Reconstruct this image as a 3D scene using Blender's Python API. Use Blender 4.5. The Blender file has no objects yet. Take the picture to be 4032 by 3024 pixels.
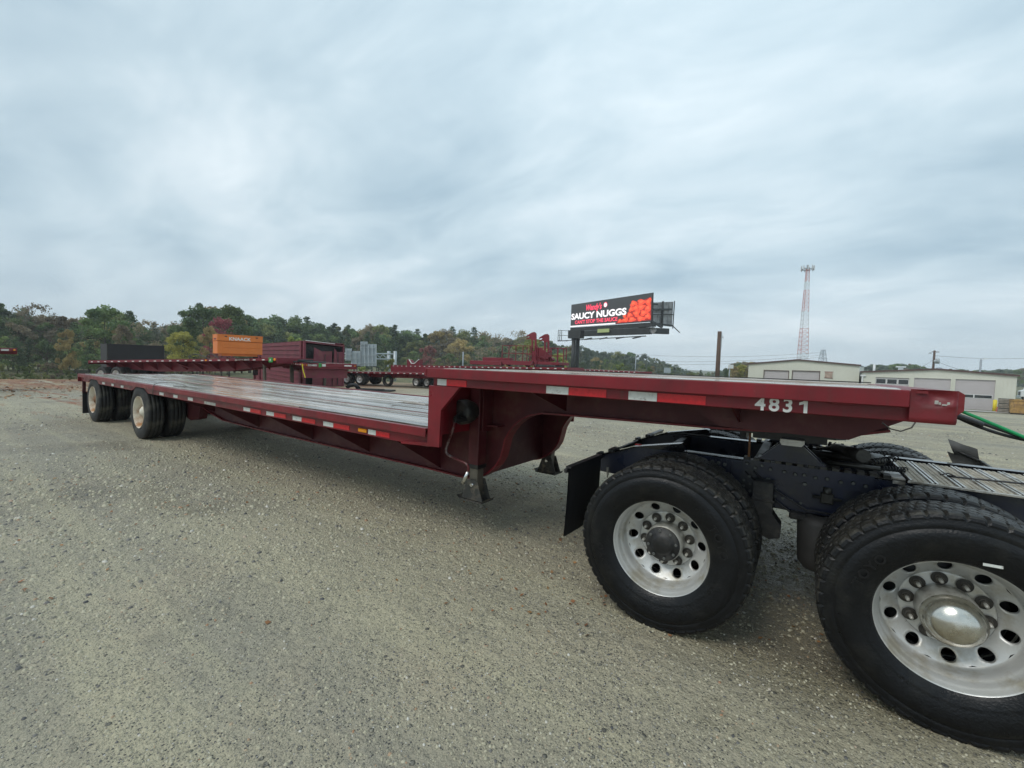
import bpy, bmesh, math, random
import numpy as np
from mathutils import Vector, Matrix, noise
R_ = random.Random(7)
rng = np.random.default_rng(11)
sc = bpy.context.scene
rad = math.radians

# ------------------------------------------------------------------ camera
CX, CY, CZ = 13.280, -2.591, 1.628
YAW, PITCH, ROLL, FPX = 34.3225, -2.7677, 1.8436, 1687.6
W0, H0 = 4032, 3024
y_, p_, r_ = rad(YAW), rad(PITCH), rad(ROLL)
CF = Vector((-math.sin(y_)*math.cos(p_), math.cos(y_)*math.cos(p_), math.sin(p_)))
CR0 = Vector((math.cos(y_), math.sin(y_), 0)); CU0 = CR0.cross(CF)
CR = CR0*math.cos(r_) + CU0*math.sin(r_); CU = -CR0*math.sin(r_) + CU0*math.cos(r_)
CP = Vector((CX, CY, CZ))
cam_d = bpy.data.cameras.new('camera'); cam = bpy.data.objects.new('camera', cam_d)
sc.collection.objects.link(cam); sc.camera = cam
cam.matrix_world = Matrix(((CR.x, CU.x, -CF.x, CX), (CR.y, CU.y, -CF.y, CY), (CR.z, CU.z, -CF.z, CZ), (0, 0, 0, 1)))
cam_d.sensor_fit = 'HORIZONTAL'; cam_d.sensor_width = 36; cam_d.lens = 36*FPX/W0
cam_d.clip_start = 0.05; cam_d.clip_end = 6000

HAZE = .00055
# ------------------------------------------------------------------ world, sun, exposure
wd = bpy.data.worlds.new('World'); sc.world = wd; wd.use_nodes = True
nt = wd.node_tree; N = nt.nodes; L = nt.links; N.clear()
def nd(t, **k):
    n = N.new(t)
    for a, b in k.items(): setattr(n, a, b)
    return n
def vmath(op, a=None, b=None):
    n = nd('ShaderNodeVectorMath', operation=op)
    for i, v in enumerate((a, b)):
        if v is None: continue
        if isinstance(v, (tuple, list)): n.inputs[i].default_value = v
        else: L.new(v, n.inputs[i])
    return n
def fmath(op, a=None, b=None, c=None):
    n = nd('ShaderNodeMath', operation=op)
    for i, v in enumerate((a, b, c)):
        if v is None: continue
        if isinstance(v, (int, float)): n.inputs[i].default_value = v
        else: L.new(v, n.inputs[i])
    return n.outputs[0]
tc = nd('ShaderNodeTexCoord')
sep = nd('ShaderNodeSeparateXYZ'); L.new(tc.outputs['Generated'], sep.inputs[0])
zc = fmath('MAXIMUM', sep.outputs[2], 0.0)
zd = fmath('ADD', zc, 0.27)
cx_ = fmath('DIVIDE', sep.outputs[0], zd); cy_ = fmath('DIVIDE', sep.outputs[1], zd)
cmb = nd('ShaderNodeCombineXYZ'); L.new(cx_, cmb.inputs[0]); L.new(cy_, cmb.inputs[1])
mp = nd('ShaderNodeMapping'); mp.inputs['Rotation'].default_value = (0, 0, rad(-28)); mp.inputs['Scale'].default_value = (0.50, .85, 1)
mp.inputs['Location'].default_value = (3.1, 1.7, 0)
L.new(cmb.outputs[0], mp.inputs[0])
def noise_n(vec, sc_, det, rough, dist=0.0):
    n = nd('ShaderNodeTexNoise'); n.inputs['Scale'].default_value = sc_; n.inputs['Detail'].default_value = det
    n.inputs['Roughness'].default_value = rough; n.inputs['Distortion'].default_value = dist
    L.new(vec, n.inputs['Vector']); return n.outputs[0]
n1 = noise_n(mp.outputs[0], 1.35, 5, .48, .4)
n2 = noise_n(mp.outputs[0], 4.2, 6, .55, .5)
mp2 = nd('ShaderNodeMapping'); mp2.inputs['Rotation'].default_value = (0, 0, rad(-36)); mp2.inputs['Scale'].default_value = (0.5, 1.1, 1)
L.new(cmb.outputs[0], mp2.inputs[0])
n3 = noise_n(mp2.outputs[0], 2.8, 4, .5, .3)
m = fmath('ADD', fmath('MULTIPLY', n1, .52), fmath('MULTIPLY', n2, .30)); m = fmath('ADD', m, fmath('MULTIPLY', n3, .18))
ramp = nd('ShaderNodeValToRGB'); L.new(m, ramp.inputs[0])
e = ramp.color_ramp.elements
e[0].position = .37; e[0].color = (.385, .525, .625, 1)
e[1].position = .62; e[1].color = (.79, .895, .955, 1)
k = e.new(.50); k.color = (.575, .71, .79, 1)
# thinner, brighter cloud where the sun stands behind it; greyer band low down
SUN_EL, SUN_AZ = 52, 200
glow = vmath('DOT_PRODUCT', tc.outputs['Generated'], (math.cos(rad(58))*math.sin(rad(-8)), math.cos(rad(58))*math.cos(rad(-8)), math.sin(rad(58))))
g = fmath('POWER', fmath('MAXIMUM', glow.outputs['Value'], 0), 3.0)
g = fmath('MULTIPLY_ADD', g, .24, .98)
gv = vmath('SCALE', ramp.outputs[0]); L.new(g, gv.inputs['Scale'])
hz = fmath('SUBTRACT', 1.0, fmath('MULTIPLY', zc, 5.0)); hz = fmath('MAXIMUM', hz, 0.0)
mixh = nd('ShaderNodeMix', data_type='RGBA'); L.new(fmath('MULTIPLY', hz, .55), mixh.inputs['Factor'])
L.new(gv.outputs[0], mixh.inputs['A']); mixh.inputs['B'].default_value = (.80, .88, .93, 1)
sky = nd('ShaderNodeTexSky', sky_type='NISHITA'); sky.sun_disc = False
sky.sun_elevation = rad(SUN_EL); sky.sun_rotation = rad(SUN_AZ)
bg1 = nd('ShaderNodeBackground'); L.new(sky.outputs[0], bg1.inputs[0]); bg1.inputs[1].default_value = .05
bg2 = nd('ShaderNodeBackground'); L.new(mixh.outputs['Result'], bg2.inputs[0]); bg2.inputs[1].default_value = 1.0
mxs = nd('ShaderNodeMixShader'); mxs.inputs[0].default_value = .93
L.new(bg1.outputs[0], mxs.inputs[1]); L.new(bg2.outputs[0], mxs.inputs[2])
wo = nd('ShaderNodeOutputWorld'); L.new(mxs.outputs[0], wo.inputs[0])
wd.cycles.sampling_method = 'MANUAL'; wd.cycles.sample_map_resolution = 512
sl = bpy.data.lights.new('sun', 'SUN'); sl.energy = 1.3; sl.angle = rad(28); sl.color = (1, .96, .9)
so = bpy.data.objects.new('sun', sl); sc.collection.objects.link(so)
# sky's sun_rotation turns clockwise from +Y: sun stands behind and left of the camera
sd = Vector((math.sin(rad(SUN_AZ))*math.cos(rad(SUN_EL)), math.cos(rad(SUN_AZ))*math.cos(rad(SUN_EL)), math.sin(rad(SUN_EL))))
so.rotation_euler = sd.to_track_quat('Z', 'Y').to_euler()
sc.view_settings.view_transform = 'Standard'; sc.view_settings.look = 'None'
sc.view_settings.exposure = 0.12; sc.view_settings.gamma = 1; sc.view_settings.use_curve_mapping = False
sc.cycles.volume_bounces = 1; sc.cycles.max_bounces = 5; sc.cycles.diffuse_bounces = 3; sc.cycles.glossy_bounces = 3; sc.cycles.transparent_max_bounces = 4

# ------------------------------------------------------------------ placing helpers
F0 = Vector((-math.sin(y_), math.cos(y_), 0)); R0 = CR0
def P3(px, py, D):
    return CP + (CF + CR*((px-W0/2)/FPX) + CU*((H0/2-py)/FPX))*D
def LD(lat, D):
    v = CP + R0*lat + F0*D; return v.x, v.y
def sstep(a, b, x):
    t = np.clip((x-a)/(b-a), 0, 1); return t*t*(3-2*t)
_cp = [(-26, 26, -.45), (-24, 24, -.3), (-11.8, 21.5, .0), (-9, 25, -.42), (-14, 31, -.55), (-13, 37, -.75), (-20, 36, -.8), (-5, 40, -.85), (2, 38, -.9),
       (-40, 42, -2.0), (-48, 50, -2.4), (-30, 60, -2.8), (0, 60, -2.0), (-15, 90, -4), (-60, 70, -3), (-70, 45, -2.6), (30, 52, -2.1), (60, 46, -2.0), (22, 60, -2.2), (57, 48, -2.0),
       (46, 50, -2.05), (10, 30, -.75), (20, 25, -.5), (20, 38, -1.4), (35, 38, -1.4), (34, 62, -2.4), (50, 20, -.8), (-50, 10, -.8), (-60, -20, -.5), (60, -30, -.5), (0, -40, 0), (-30, 8, -.3), (-20, 12, -.1), (-28, 17, -.3)]
for a in range(0, 360, 30):
    _cp.append((150*math.sin(rad(a)), 150*math.cos(rad(a)), -5 if abs((a+180) % 360-180) < 80 else -2))
    _cp.append((500*math.sin(rad(a)), 500*math.cos(rad(a)), -6))
_cpw = np.array([(*LD(a, b), c) for a, b, c in _cp] + [(x, y, 0) for x in range(-2, 20, 3) for y in (-8, -4, 0, 4, 7)])
def gzn(X, Y):
    X = np.atleast_1d(np.asarray(X, float)); Y = np.atleast_1d(np.asarray(Y, float))
    d2 = (X[:, None]-_cpw[None, :, 0])**2 + (Y[:, None]-_cpw[None, :, 1])**2
    w = 1/(d2+4)**1.6
    z = (w*_cpw[None, :, 2]).sum(1)/w.sum(1)
    dx = np.maximum(np.maximum(-3-X, X-18), 0); dy = np.maximum(np.maximum(-3-Y, Y-4.5), 0)
    return z*sstep(0, 7, np.hypot(dx, dy))
def gz(x, y): return float(gzn(x, y)[0])
def gp(px, py, D):
    """ground point under the world point seen at pixel (px,py) at depth D, and that point's height"""
    q = P3(px, py, D); return q.x, q.y, gz(q.x, q.y), q.z

# ------------------------------------------------------------------ materials
MATS = {}
def mat(name, col, rough=.5, metal=0., var=.0, scale=4., bump=0., bscale=60., coat=0., col2=None, mixscale=3., mixpos=.55, spec=.5, rvar=0., detail=6, stretch=None, mixw=.08, coords='Object', bdist=.01, chips=None):
    m = bpy.data.materials.new(name); m.use_nodes = True
    t = m.node_tree; n = t.nodes; l = t.links; b = n['Principled BSDF']
    b.inputs['Roughness'].default_value = rough; b.inputs['Metallic'].default_value = metal
    b.inputs['Specular IOR Level'].default_value = spec; b.inputs['Coat Weight'].default_value = coat; b.inputs['Coat Roughness'].default_value = .15
    tc = n.new('ShaderNodeTexCoord'); vec = tc.outputs[coords]
    if stretch:
        mp = n.new('ShaderNodeMapping'); mp.inputs['Scale'].default_value = stretch; l.new(vec, mp.inputs[0]); vec = mp.outputs[0]
    base = n.new('ShaderNodeRGB'); base.outputs[0].default_value = (*col, 1); out = base.outputs[0]
    if col2:
        nz = n.new('ShaderNodeTexNoise'); nz.inputs['Scale'].default_value = mixscale; nz.inputs['Detail'].default_value = detail; nz.inputs['Roughness'].default_value = .65
        l.new(vec, nz.inputs['Vector'])
        mr = n.new('ShaderNodeMapRange'); mr.inputs[1].default_value = mixpos-mixw; mr.inputs[2].default_value = mixpos+mixw; l.new(nz.outputs[0], mr.inputs[0])
        mx = n.new('ShaderNodeMix'); mx.data_type = 'RGBA'; l.new(mr.outputs[0], mx.inputs['Factor']); l.new(out, mx.inputs['A']); mx.inputs['B'].default_value = (*col2, 1)
        out = mx.outputs['Result']
    if chips:
        # grime running down from the edges, and small chips in the paint
        mp1 = n.new('ShaderNodeMapping'); mp1.inputs['Scale'].default_value = (9, 9, .8); l.new(vec, mp1.inputs[0])
        nz = n.new('ShaderNodeTexNoise'); nz.inputs['Scale'].default_value = 1.6; nz.inputs['Detail'].default_value = 5; nz.inputs['Roughness'].default_value = .7; l.new(mp1.outputs[0], nz.inputs['Vector'])
        mr = n.new('ShaderNodeMapRange'); mr.inputs[1].default_value = .50; mr.inputs[2].default_value = .74; mr.inputs[4].default_value = .55; l.new(nz.outputs[0], mr.inputs[0])
        mx = n.new('ShaderNodeMix'); mx.data_type = 'RGBA'; l.new(mr.outputs[0], mx.inputs['Factor']); l.new(out, mx.inputs['A']); mx.inputs['B'].default_value = (.085, .030, .026, 1); out = mx.outputs['Result']
        nz = n.new('ShaderNodeTexNoise'); nz.inputs['Scale'].default_value = 26; nz.inputs['Detail'].default_value = 6; nz.inputs['Roughness'].default_value = .75; l.new(vec, nz.inputs['Vector'])
        mr = n.new('ShaderNodeMapRange'); mr.inputs[1].default_value = .685; mr.inputs[2].default_value = .70; l.new(nz.outputs[0], mr.inputs[0])
        mx = n.new('ShaderNodeMix'); mx.data_type = 'RGBA'; l.new(mr.outputs[0], mx.inputs['Factor']); l.new(out, mx.inputs['A']); mx.inputs['B'].default_value = (*chips, 1); out = mx.outputs['Result']
    if var:
        nz = n.new('ShaderNodeTexNoise'); nz.inputs['Scale'].default_value = scale; nz.inputs['Detail'].default_value = detail; l.new(vec, nz.inputs['Vector'])
        mr = n.new('ShaderNodeMapRange'); mr.inputs[1].default_value = .3; mr.inputs[2].default_value = .7; mr.inputs[3].default_value = 1-var; mr.inputs[4].default_value = 1+var
        l.new(nz.outputs[0], mr.inputs[0])
        hs = n.new('ShaderNodeHueSaturation'); l.new(mr.outputs[0], hs.inputs['Value']); l.new(out, hs.inputs['Color']); out = hs.outputs[0]
        if rvar:
            mr2 = n.new('ShaderNodeMapRange'); mr2.inputs[1].default_value = .3; mr2.inputs[2].default_value = .7; mr2.inputs[3].default_value = max(.02, rough-rvar); mr2.inputs[4].default_value = rough+rvar
            nz2 = n.new('ShaderNodeTexNoise'); nz2.inputs['Scale'].default_value = scale*1.7; nz2.inputs['Detail'].default_value = 5; l.new(vec, nz2.inputs['Vector'])
            l.new(nz2.outputs[0], mr2.inputs[0]); l.new(mr2.outputs[0], b.inputs['Roughness'])
    l.new(out, b.inputs['Base Color'])
    if bump:
        nz = n.new('ShaderNodeTexNoise'); nz.inputs['Scale'].default_value = bscale; nz.inputs['Detail'].default_value = 4; l.new(vec, nz.inputs['Vector'])
        bp = n.new('ShaderNodeBump'); bp.inputs['Strength'].default_value = bump; bp.inputs['Distance'].default_value = bdist; l.new(nz.outputs[0], bp.inputs['Height']); l.new(bp.outputs[0], b.inputs['Normal'])
    MATS[name] = m; return m
mat('maroon', (.190, .010, .017), .38, var=.20, scale=2.5, bump=.15, bscale=9, coat=.0, spec=.42, col2=(.135, .010, .015), mixscale=2.2, rvar=.12, chips=(.30, .20, .18))
mat('maroon_dirty_shaded', (.078, .007, .011), .55, var=.22, scale=5, bump=.25, bscale=14, col2=(.085, .024, .020), mixscale=5, mixpos=.56)  # dirty maroon; base also darkened to paint in shade under deck and neck
mat('maroon_scuffed', (.20, .016, .020), .42, var=.2, scale=7, bump=.35, bscale=12, col2=(.17, .07, .05), mixscale=9, mixpos=.60)
mat('maroon_far', (.175, .012, .022), .5, var=.15, scale=.8)
mat('maroon_rust', (.17, .028, .045), .6, var=.2, scale=1.2, col2=(.16, .05, .045), mixscale=2.5, mixpos=.58)
mat('maroon_corner', (.15, .010, .015), .5, var=.25, scale=8, bump=.3, bscale=14, col2=(.10, .022, .02), mixscale=7, mixpos=.58)
mat('tape_white', (.68, .70, .66), .35, var=.08, scale=30, col2=(.35, .33, .30), mixscale=26, mixpos=.66)
mat('tape_red', (.62, .015, .022), .3, var=.15, scale=40)
mat('lettering_white', (.80, .80, .77), .5, var=.08, scale=40)
mat('amber', (.85, .30, .01), .2); mat('red_lens', (.5, .02, .02), .2); mat('green_sticker', (.03, .28, .06), .5)
mat('rubber', (.005, .0055, .0068), .38, var=.35, scale=9, bump=.3, bscale=80, spec=.30, col2=(.014, .014, .013), mixscale=6, mixpos=.6, rvar=.12)
mat('rubber_trailer', (.016, .016, .0155), .7, var=.3, scale=6, bump=.2, bscale=50, col2=(.07, .066, .052), mixscale=4, mixpos=.58)
mat('rubber_tread', (.011, .011, .0105), .5, var=.5, scale=14, bump=.5, bscale=60, col2=(.040, .037, .029), mixscale=9, mixpos=.55, mixw=.14)
mat('rubber_mark', (.009, .009, .010), .42, spec=.33)
mat('aluminium', (.62, .62, .60), .36, metal=.45, var=.08, scale=6, bump=.08, bscale=90, col2=(.42, .39, .32), mixscale=6, mixpos=.57, rvar=.08)
mat('aluminium_dull', (.50, .49, .45), .45, metal=.6, var=.15, scale=11, bump=.2, bscale=70, col2=(.30, .27, .22), mixscale=14, mixpos=.6)
mat('chrome', (.66, .64, .58), .24, metal=1., var=.12, scale=12, col2=(.5, .45, .36), mixscale=9, mixpos=.58, rvar=.08)
mat('nut_steel', (.11, .10, .085), .45, metal=.5, var=.2, scale=40); mat('bright_stud', (.55, .53, .48), .4, metal=.4); mat('nut_recess', (.050, .045, .038), .7, metal=.2, var=.25, scale=50)
mat('rusty_rim', (.74, .70, .58), .55, var=.12, scale=5, col2=(.33, .15, .05), mixscale=3.2, mixpos=.57, mixw=.12)
mat('white_rim', (.70, .70, .68), .45, var=.1, scale=4)
mat('rust', (.19, .09, .04), .8, var=.3, scale=20)
mat('navy', (.010, .014, .034), .34, var=.4, scale=4, bump=.1, bscale=30, coat=.2, col2=(.030, .032, .034), mixscale=5, mixpos=.58, rvar=.1)
mat('chassis_black', (.013, .013, .014), .45, var=.4, scale=6, bump=.3, bscale=40, col2=(.045, .042, .036), mixscale=7, mixpos=.57, rvar=.1)
mat('wet_black', (.008, .008, .010), .10, var=.3, scale=5, bump=.06, bscale=20)
mat('greasy_steel', (.05, .048, .042), .38, metal=.4, var=.3, scale=12, bump=.3, bscale=50)
mat('bolt_metal', (.12, .125, .12), .45, metal=.5, var=.3, scale=30)
mat('flap_black', (.018, .018, .020), .38, var=.3, scale=5, bump=.12, bscale=25, stretch=(1, 6, 1))
mat('flap_grey', (.10, .10, .095), .5, var=.3, scale=6, bump=.25, bscale=9, col2=(.035, .035, .035), mixscale=3)
mat('air_bag', (.040, .038, .036), .6, var=.2, scale=9)
mat('checker_alloy', (.56, .54, .50), .36, metal=.75, var=.2, scale=9, bump=.3, bscale=40, col2=(.30, .26, .20), mixscale=11, mixpos=.56)
mat('checker_teeth', (.52, .47, .38), .5, metal=.4, var=.3, scale=25)
mat('crank_metal', (.10, .016, .018), .38, metal=.3, var=.3, scale=9, col2=(.22, .21, .20), mixscale=8, mixpos=.56)
mat('pad_muddy', (.060, .058, .052), .7, var=.3, scale=20, bump=.4, bscale=60, col2=(.17, .14, .10), mixscale=14, mixpos=.56)
mat('leg_tube', (.16, .14, .11), .6, var=.2, scale=12, metal=.3)
mat('green_hose', (.01, .30, .10), .35, var=.1, scale=20); mat('black_hose', (.022, .022, .024), .42, var=.3, scale=30, bump=.3, bscale=90)
mat('wire', (.12, .11, .10), .5); mat('bright_steel', (.7, .7, .7), .25, metal=1)
# wet deck timber: boards differ a little each (Object Info random)
def deck_mat(name, a, b_, dark):
    m = mat(name, a, .13, var=.34, scale=2.2, col2=b_, mixscale=2.6, mixpos=.55, stretch=(.35, 7, 1), bump=.18, bscale=9, rvar=.09, bdist=.004, spec=.75)
    n = m.node_tree.nodes; l = m.node_tree.links; bs = n['Principled BSDF']; src = bs.inputs['Base Color'].links[0].from_socket
    oi = n.new('ShaderNodeObjectInfo'); mr = n.new('ShaderNodeMapRange'); mr.inputs[3].default_value = .5; mr.inputs[4].default_value = 1.55
    l.new(oi.outputs['Random'], mr.inputs[0]); hs = n.new('ShaderNodeHueSaturation'); l.new(mr.outputs[0], hs.inputs['Value']); l.new(src, hs.inputs['Color']); l.new(hs.outputs[0], bs.inputs['Base Color'])
    # offset the grain board by board
    return m
deck_mat('wet_timber', (.22, .17, .13), (.46, .43, .39), .1)
mat('orange_paint', (.72, .20, .035), .5, var=.08, scale=3); mat('black_tarp', (.012, .012, .013), .6, var=.3, scale=2, bump=.4, bscale=3)
mat('yellow_strap', (.75, .68, .03), .5); mat('light_steel', (.42, .46, .48), .45, metal=.3, var=.08, scale=1)
mat('sign_back', (.40, .45, .48), .5, metal=.2, var=.1, scale=.6)
mat('siding', (.66, .655, .565), .6, var=.05, scale=.5); mat('roof_trim', (.10, .055, .05), .6); mat('door_panel', (.50, .46, .46), .55, var=.04, scale=1)
mat('glass_dark', (.03, .035, .04), .1, spec=.8); mat('white_paint', (.72, .73, .72), .5, var=.06, scale=2); mat('sign_tan', (.40, .30, .24), .6, var=.3, scale=3)
mat('bollard_yellow', (.78, .62, .03), .5); mat('skip_rust', (.42, .25, .08), .7, var=.35, scale=2.2, col2=(.20, .12, .06), mixscale=2.6)
mat('pallet_wood', (.28, .25, .21), .8, var=.3, scale=4); mat('cone_red', (.55, .12, .07), .6); mat('concrete', (.42, .41, .38), .8, var=.1, scale=1)
mat('pole_wood', (.10, .062, .045), .8, var=.3, scale=2, stretch=(6, 6, 1)); mat('tower_red', (.62, .22, .19), .6); mat('tower_white', (.62, .62, .62), .6); mat('galv', (.30, .33, .36), .5, metal=.2, var=.1, scale=.5)
mat('billboard_dark', (.035, .037, .038), .6, var=.2, scale=1); mat('billboard_grey', (.33, .33, .33), .6, var=.3, scale=1.2, col2=(.2, .2, .2), mixscale=1.5)
mat('bark', (.07, .055, .04), .9, var=.3, scale=2); mat('pale_bark', (.22, .20, .17), .9)
mat('transformer', (.42, .46, .48), .5); mat('green_truck_sign', (.48, .55, .24), .5)
def emis(name, col, s=1.0):
    m = bpy.data.materials.new(name); m.use_nodes = True; b = m.node_tree.nodes['Principled BSDF']
    b.inputs['Base Color'].default_value = (.02, .02, .02, 1); b.inputs['Emission Color'].default_value = (*col, 1); b.inputs['Emission Strength'].default_value = s
    b.inputs['Roughness'].default_value = .5; MATS[name] = m
emis('led_black', (.035, .038, .04), 1); emis('led_white', (1, .97, 1), 1.15); emis('led_red', (1, .06, .13), 1.25); emis('led_orange', (1, .09, .035), .95); emis('led_orange_light', (1, .16, .06), 1.0); emis('led_orange_deep', (.55, .012, .01), .7)

# leaf materials: clumps light and dark by position, and a small shift for each tree
def leaf(name, a, b_, c_=None):
    m = bpy.data.materials.new(name); m.use_nodes = True; t = m.node_tree; n = t.nodes; l = t.links; bs = n['Principled BSDF']
    bs.inputs['Roughness'].default_value = .65; bs.inputs['Specular IOR Level'].default_value = .2
    tc = n.new('ShaderNodeTexCoord'); oi = n.new('ShaderNodeObjectInfo')
    ad = n.new('ShaderNodeVectorMath'); ad.operation = 'ADD'; l.new(tc.outputs['Object'], ad.inputs[0]); l.new(oi.outputs['Location'], ad.inputs[1])
    nz = n.new('ShaderNodeTexNoise'); nz.inputs['Scale'].default_value = 7; nz.inputs['Detail'].default_value = 3; l.new(ad.outputs[0], nz.inputs['Vector'])
    cr = n.new('ShaderNodeValToRGB'); l.new(nz.outputs[0], cr.inputs[0]); e = cr.color_ramp.elements
    e[0].position = .36; e[0].color = (*a, 1); e[1].position = .62; e[1].color = (*b_, 1)
    if c_: k = e.new(.72); k.color = (*c_, 1)
    hs = n.new('ShaderNodeHueSaturation'); mr = n.new('ShaderNodeMapRange'); mr.inputs[3].default_value = .95; mr.inputs[4].default_value = 1.95
    l.new(oi.outputs['Random'], mr.inputs[0]); l.new(mr.outputs[0], hs.inputs['Value']); hs.inputs['Saturation'].default_value = .88; l.new(cr.outputs[0], hs.inputs['Color']); l.new(hs.outputs[0], bs.inputs['Base Color'])
    tr = n.new('ShaderNodeBsdfTranslucent'); l.new(hs.outputs[0], tr.inputs[0]); ms = n.new('ShaderNodeMixShader'); ms.inputs[0].default_value = .3
    l.new(bs.outputs[0], ms.inputs[1]); l.new(tr.outputs[0], ms.inputs[2]); l.new(ms.outputs[0], n['Material Output'].inputs[0]); MATS[name] = m
leaf('leaf_pine', (0.041, 0.069, 0.030), (0.101, 0.143, 0.057))
leaf('leaf_dark', (0.049, 0.086, 0.031), (0.119, 0.171, 0.056))
leaf('leaf_green', (0.072, 0.117, 0.034), (0.169, 0.220, 0.065))
leaf('leaf_olive', (0.102, 0.127, 0.036), (0.222, 0.229, 0.072), (0.288, 0.254, 0.084))
leaf('leaf_yellow', (.26, .25, .035), (.46, .42, .07))
leaf('leaf_orange', (.21, .155, .055), (.34, .26, .09))
leaf('leaf_brown', (.145, .118, .075), (.235, .190, .115))
leaf('leaf_rust', (.12, .045, .04), (.20, .075, .06))
leaf('leaf_red', (.17, .028, .04), (.30, .06, .075))
leaf('leaf_lime', (.20, .26, .05), (.34, .40, .10))
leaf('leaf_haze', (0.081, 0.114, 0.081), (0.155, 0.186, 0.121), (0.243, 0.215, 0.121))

# ground: worn gravel yard
def ground_mat():
    m = bpy.data.materials.new('gravel_ground'); m.use_nodes = True; t = m.node_tree; n = t.nodes; l = t.links; bs = n['Principled BSDF']
    tc = n.new('ShaderNodeTexCoord'); V = tc.outputs['Object']
    def nz(s, d=5, r=.6, vec=V, dist=0):
        a = n.new('ShaderNodeTexNoise'); a.inputs['Scale'].default_value = s; a.inputs['Detail'].default_value = d; a.inputs['Roughness'].default_value = r; a.inputs['Distortion'].default_value = dist; l.new(vec, a.inputs['Vector']); return a.outputs[0]
    def mr(v, a, b, c=0., d=1.):
        q = n.new('ShaderNodeMapRange'); q.inputs[1].default_value = a; q.inputs[2].default_value = b; q.inputs[3].default_value = c; q.inputs[4].default_value = d; l.new(v, q.inputs[0]); return q.outputs[0]
    def mix(f, a, b):
        q = n.new('ShaderNodeMix'); q.data_type = 'RGBA'; l.new(f, q.inputs['Factor'])
        for s, v in (('A', a), ('B', b)):
            if isinstance(v, tuple): q.inputs[s].default_value = (*v, 1)
            else: l.new(v, q.inputs[s])
        return q.outputs['Result']
    def mul(a, b):
        q = n.new('ShaderNodeMath'); q.operation = 'MULTIPLY'; l.new(a, q.inputs[0])
        if isinstance(b, (int, float)): q.inputs[1].default_value = b
        else: l.new(b, q.inputs[1])
        return q.outputs[0]
    # tyre-track streaks run along the yard
    mp = n.new('ShaderNodeMapping'); mp.inputs['Rotation'].default_value = (0, 0, rad(12)); mp.inputs['Scale'].default_value = (.16, 1, 1); l.new(V, mp.inputs[0])
    base = mix(mr(nz(.35, 6, .6, mp.outputs[0], .4), .40, .60), (.505, .450, .310), (.365, .336, .262))
    base = mix(mr(nz(.9, 5, .6), .52, .70), base, (.50, .43, .30))
    base = mix(mul(mr(nz(.22, 4, .5), .50, .66), .5), base, (.32, .28, .215))
    base = mix(mul(mul(mr(nz(24, 4, .7), .53, .62), mr(nz(.8, 3, .5), .36, .6)), .40), base, (.24, .22, .175)); base = mix(mul(mr(nz(19, 4, .7), .42, .34), .35), base, (.55, .50, .39))
    mpt = n.new('ShaderNodeMapping'); mpt.inputs['Rotation'].default_value = (0, 0, rad(5)); mpt.inputs['Scale'].default_value = (.07, 1.9, 1); l.new(V, mpt.inputs[0])
    trk = nz(1.0, 5, .6, mpt.outputs[0], .25); base = mix(mul(mr(trk, .50, .68), .6), base, (.29, .265, .205)); base = mix(mul(mr(trk, .48, .34), .6), base, (.58, .525, .345))
    # fine grains
    base = mix(mr(nz(120, 3, .6), .36, .56), mix(mr(nz(40, 3, .6), .35, .62), base, (.165, .155, .12)), base)
    base = mix(mul(mr(nz(210, 2, .5), .60, .72), .8), base, (.46, .43, .34))
    vo = n.new('ShaderNodeTexVoronoi'); vo.inputs['Scale'].default_value = 85; l.new(V, vo.inputs['Vector'])
    sp = n.new('ShaderNodeSeparateColor'); l.new(vo.outputs['Color'], sp.inputs[0])
    inside = mr(vo.outputs['Distance'], .42, .30)
    stonecol = n.new('ShaderNodeValToRGB'); l.new(sp.outputs[0], stonecol.inputs[0]); e = stonecol.color_ramp.elements
    stonecol.color_ramp.interpolation = 'CONSTANT'
    e[0].position = 0; e[0].color = (.10, .10, .095, 1); e[1].position = .30; e[1].color = (.24, .23, .20, 1)
    for p, c in ((.55, (.33, .30, .24)), (.80, (.42, .39, .33)), (.94, (.60, .58, .53))): k = e.new(p); k.color = (*c, 1)
    dens = mr(nz(1.3, 5, .65), .38, .62, .20, .80)
    pick = n.new('ShaderNodeMath'); pick.operation = 'LESS_THAN'; l.new(sp.outputs[1], pick.inputs[0]); l.new(dens, pick.inputs[1])
    sm = mul(inside, pick.outputs[0]); base = mix(sm, base, stonecol.outputs[0])
    vo2 = n.new('ShaderNodeTexVoronoi'); vo2.inputs['Scale'].default_value = 26; l.new(V, vo2.inputs['Vector'])
    sp2 = n.new('ShaderNodeSeparateColor'); l.new(vo2.outputs['Color'], sp2.inputs[0])
    pk2 = n.new('ShaderNodeMath'); pk2.operation = 'LESS_THAN'; l.new(sp2.outputs[1], pk2.inputs[0]); pk2.inputs[1].default_value = .08
    sm2 = mul(mr(vo2.outputs['Distance'], .34, .24), pk2.outputs[0])
    st2 = mix(sp2.outputs[0], (.13, .125, .11), (.36, .34, .27)); base = mix(sm2, base, st2)
    mpd = n.new('ShaderNodeMapping'); mpd.inputs['Rotation'].default_value = (0, 0, rad(8)); mpd.inputs['Scale'].default_value = (.45, 1, 1); l.new(V, mpd.inputs[0])
    base = mix(mul(mr(nz(9, 5, .78, mpd.outputs[0]), .54, .64), .25), base, (.125, .12, .10)); base = mix(mul(mr(nz(3.1, 6, .72, mpd.outputs[0], .3), .58, .68), .35), base, (.54, .48, .36))
    # leaf litter along the wood's edge (left, far), clay patches
    sx = n.new('ShaderNodeSeparateXYZ'); l.new(V, sx.inputs[0])
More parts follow.
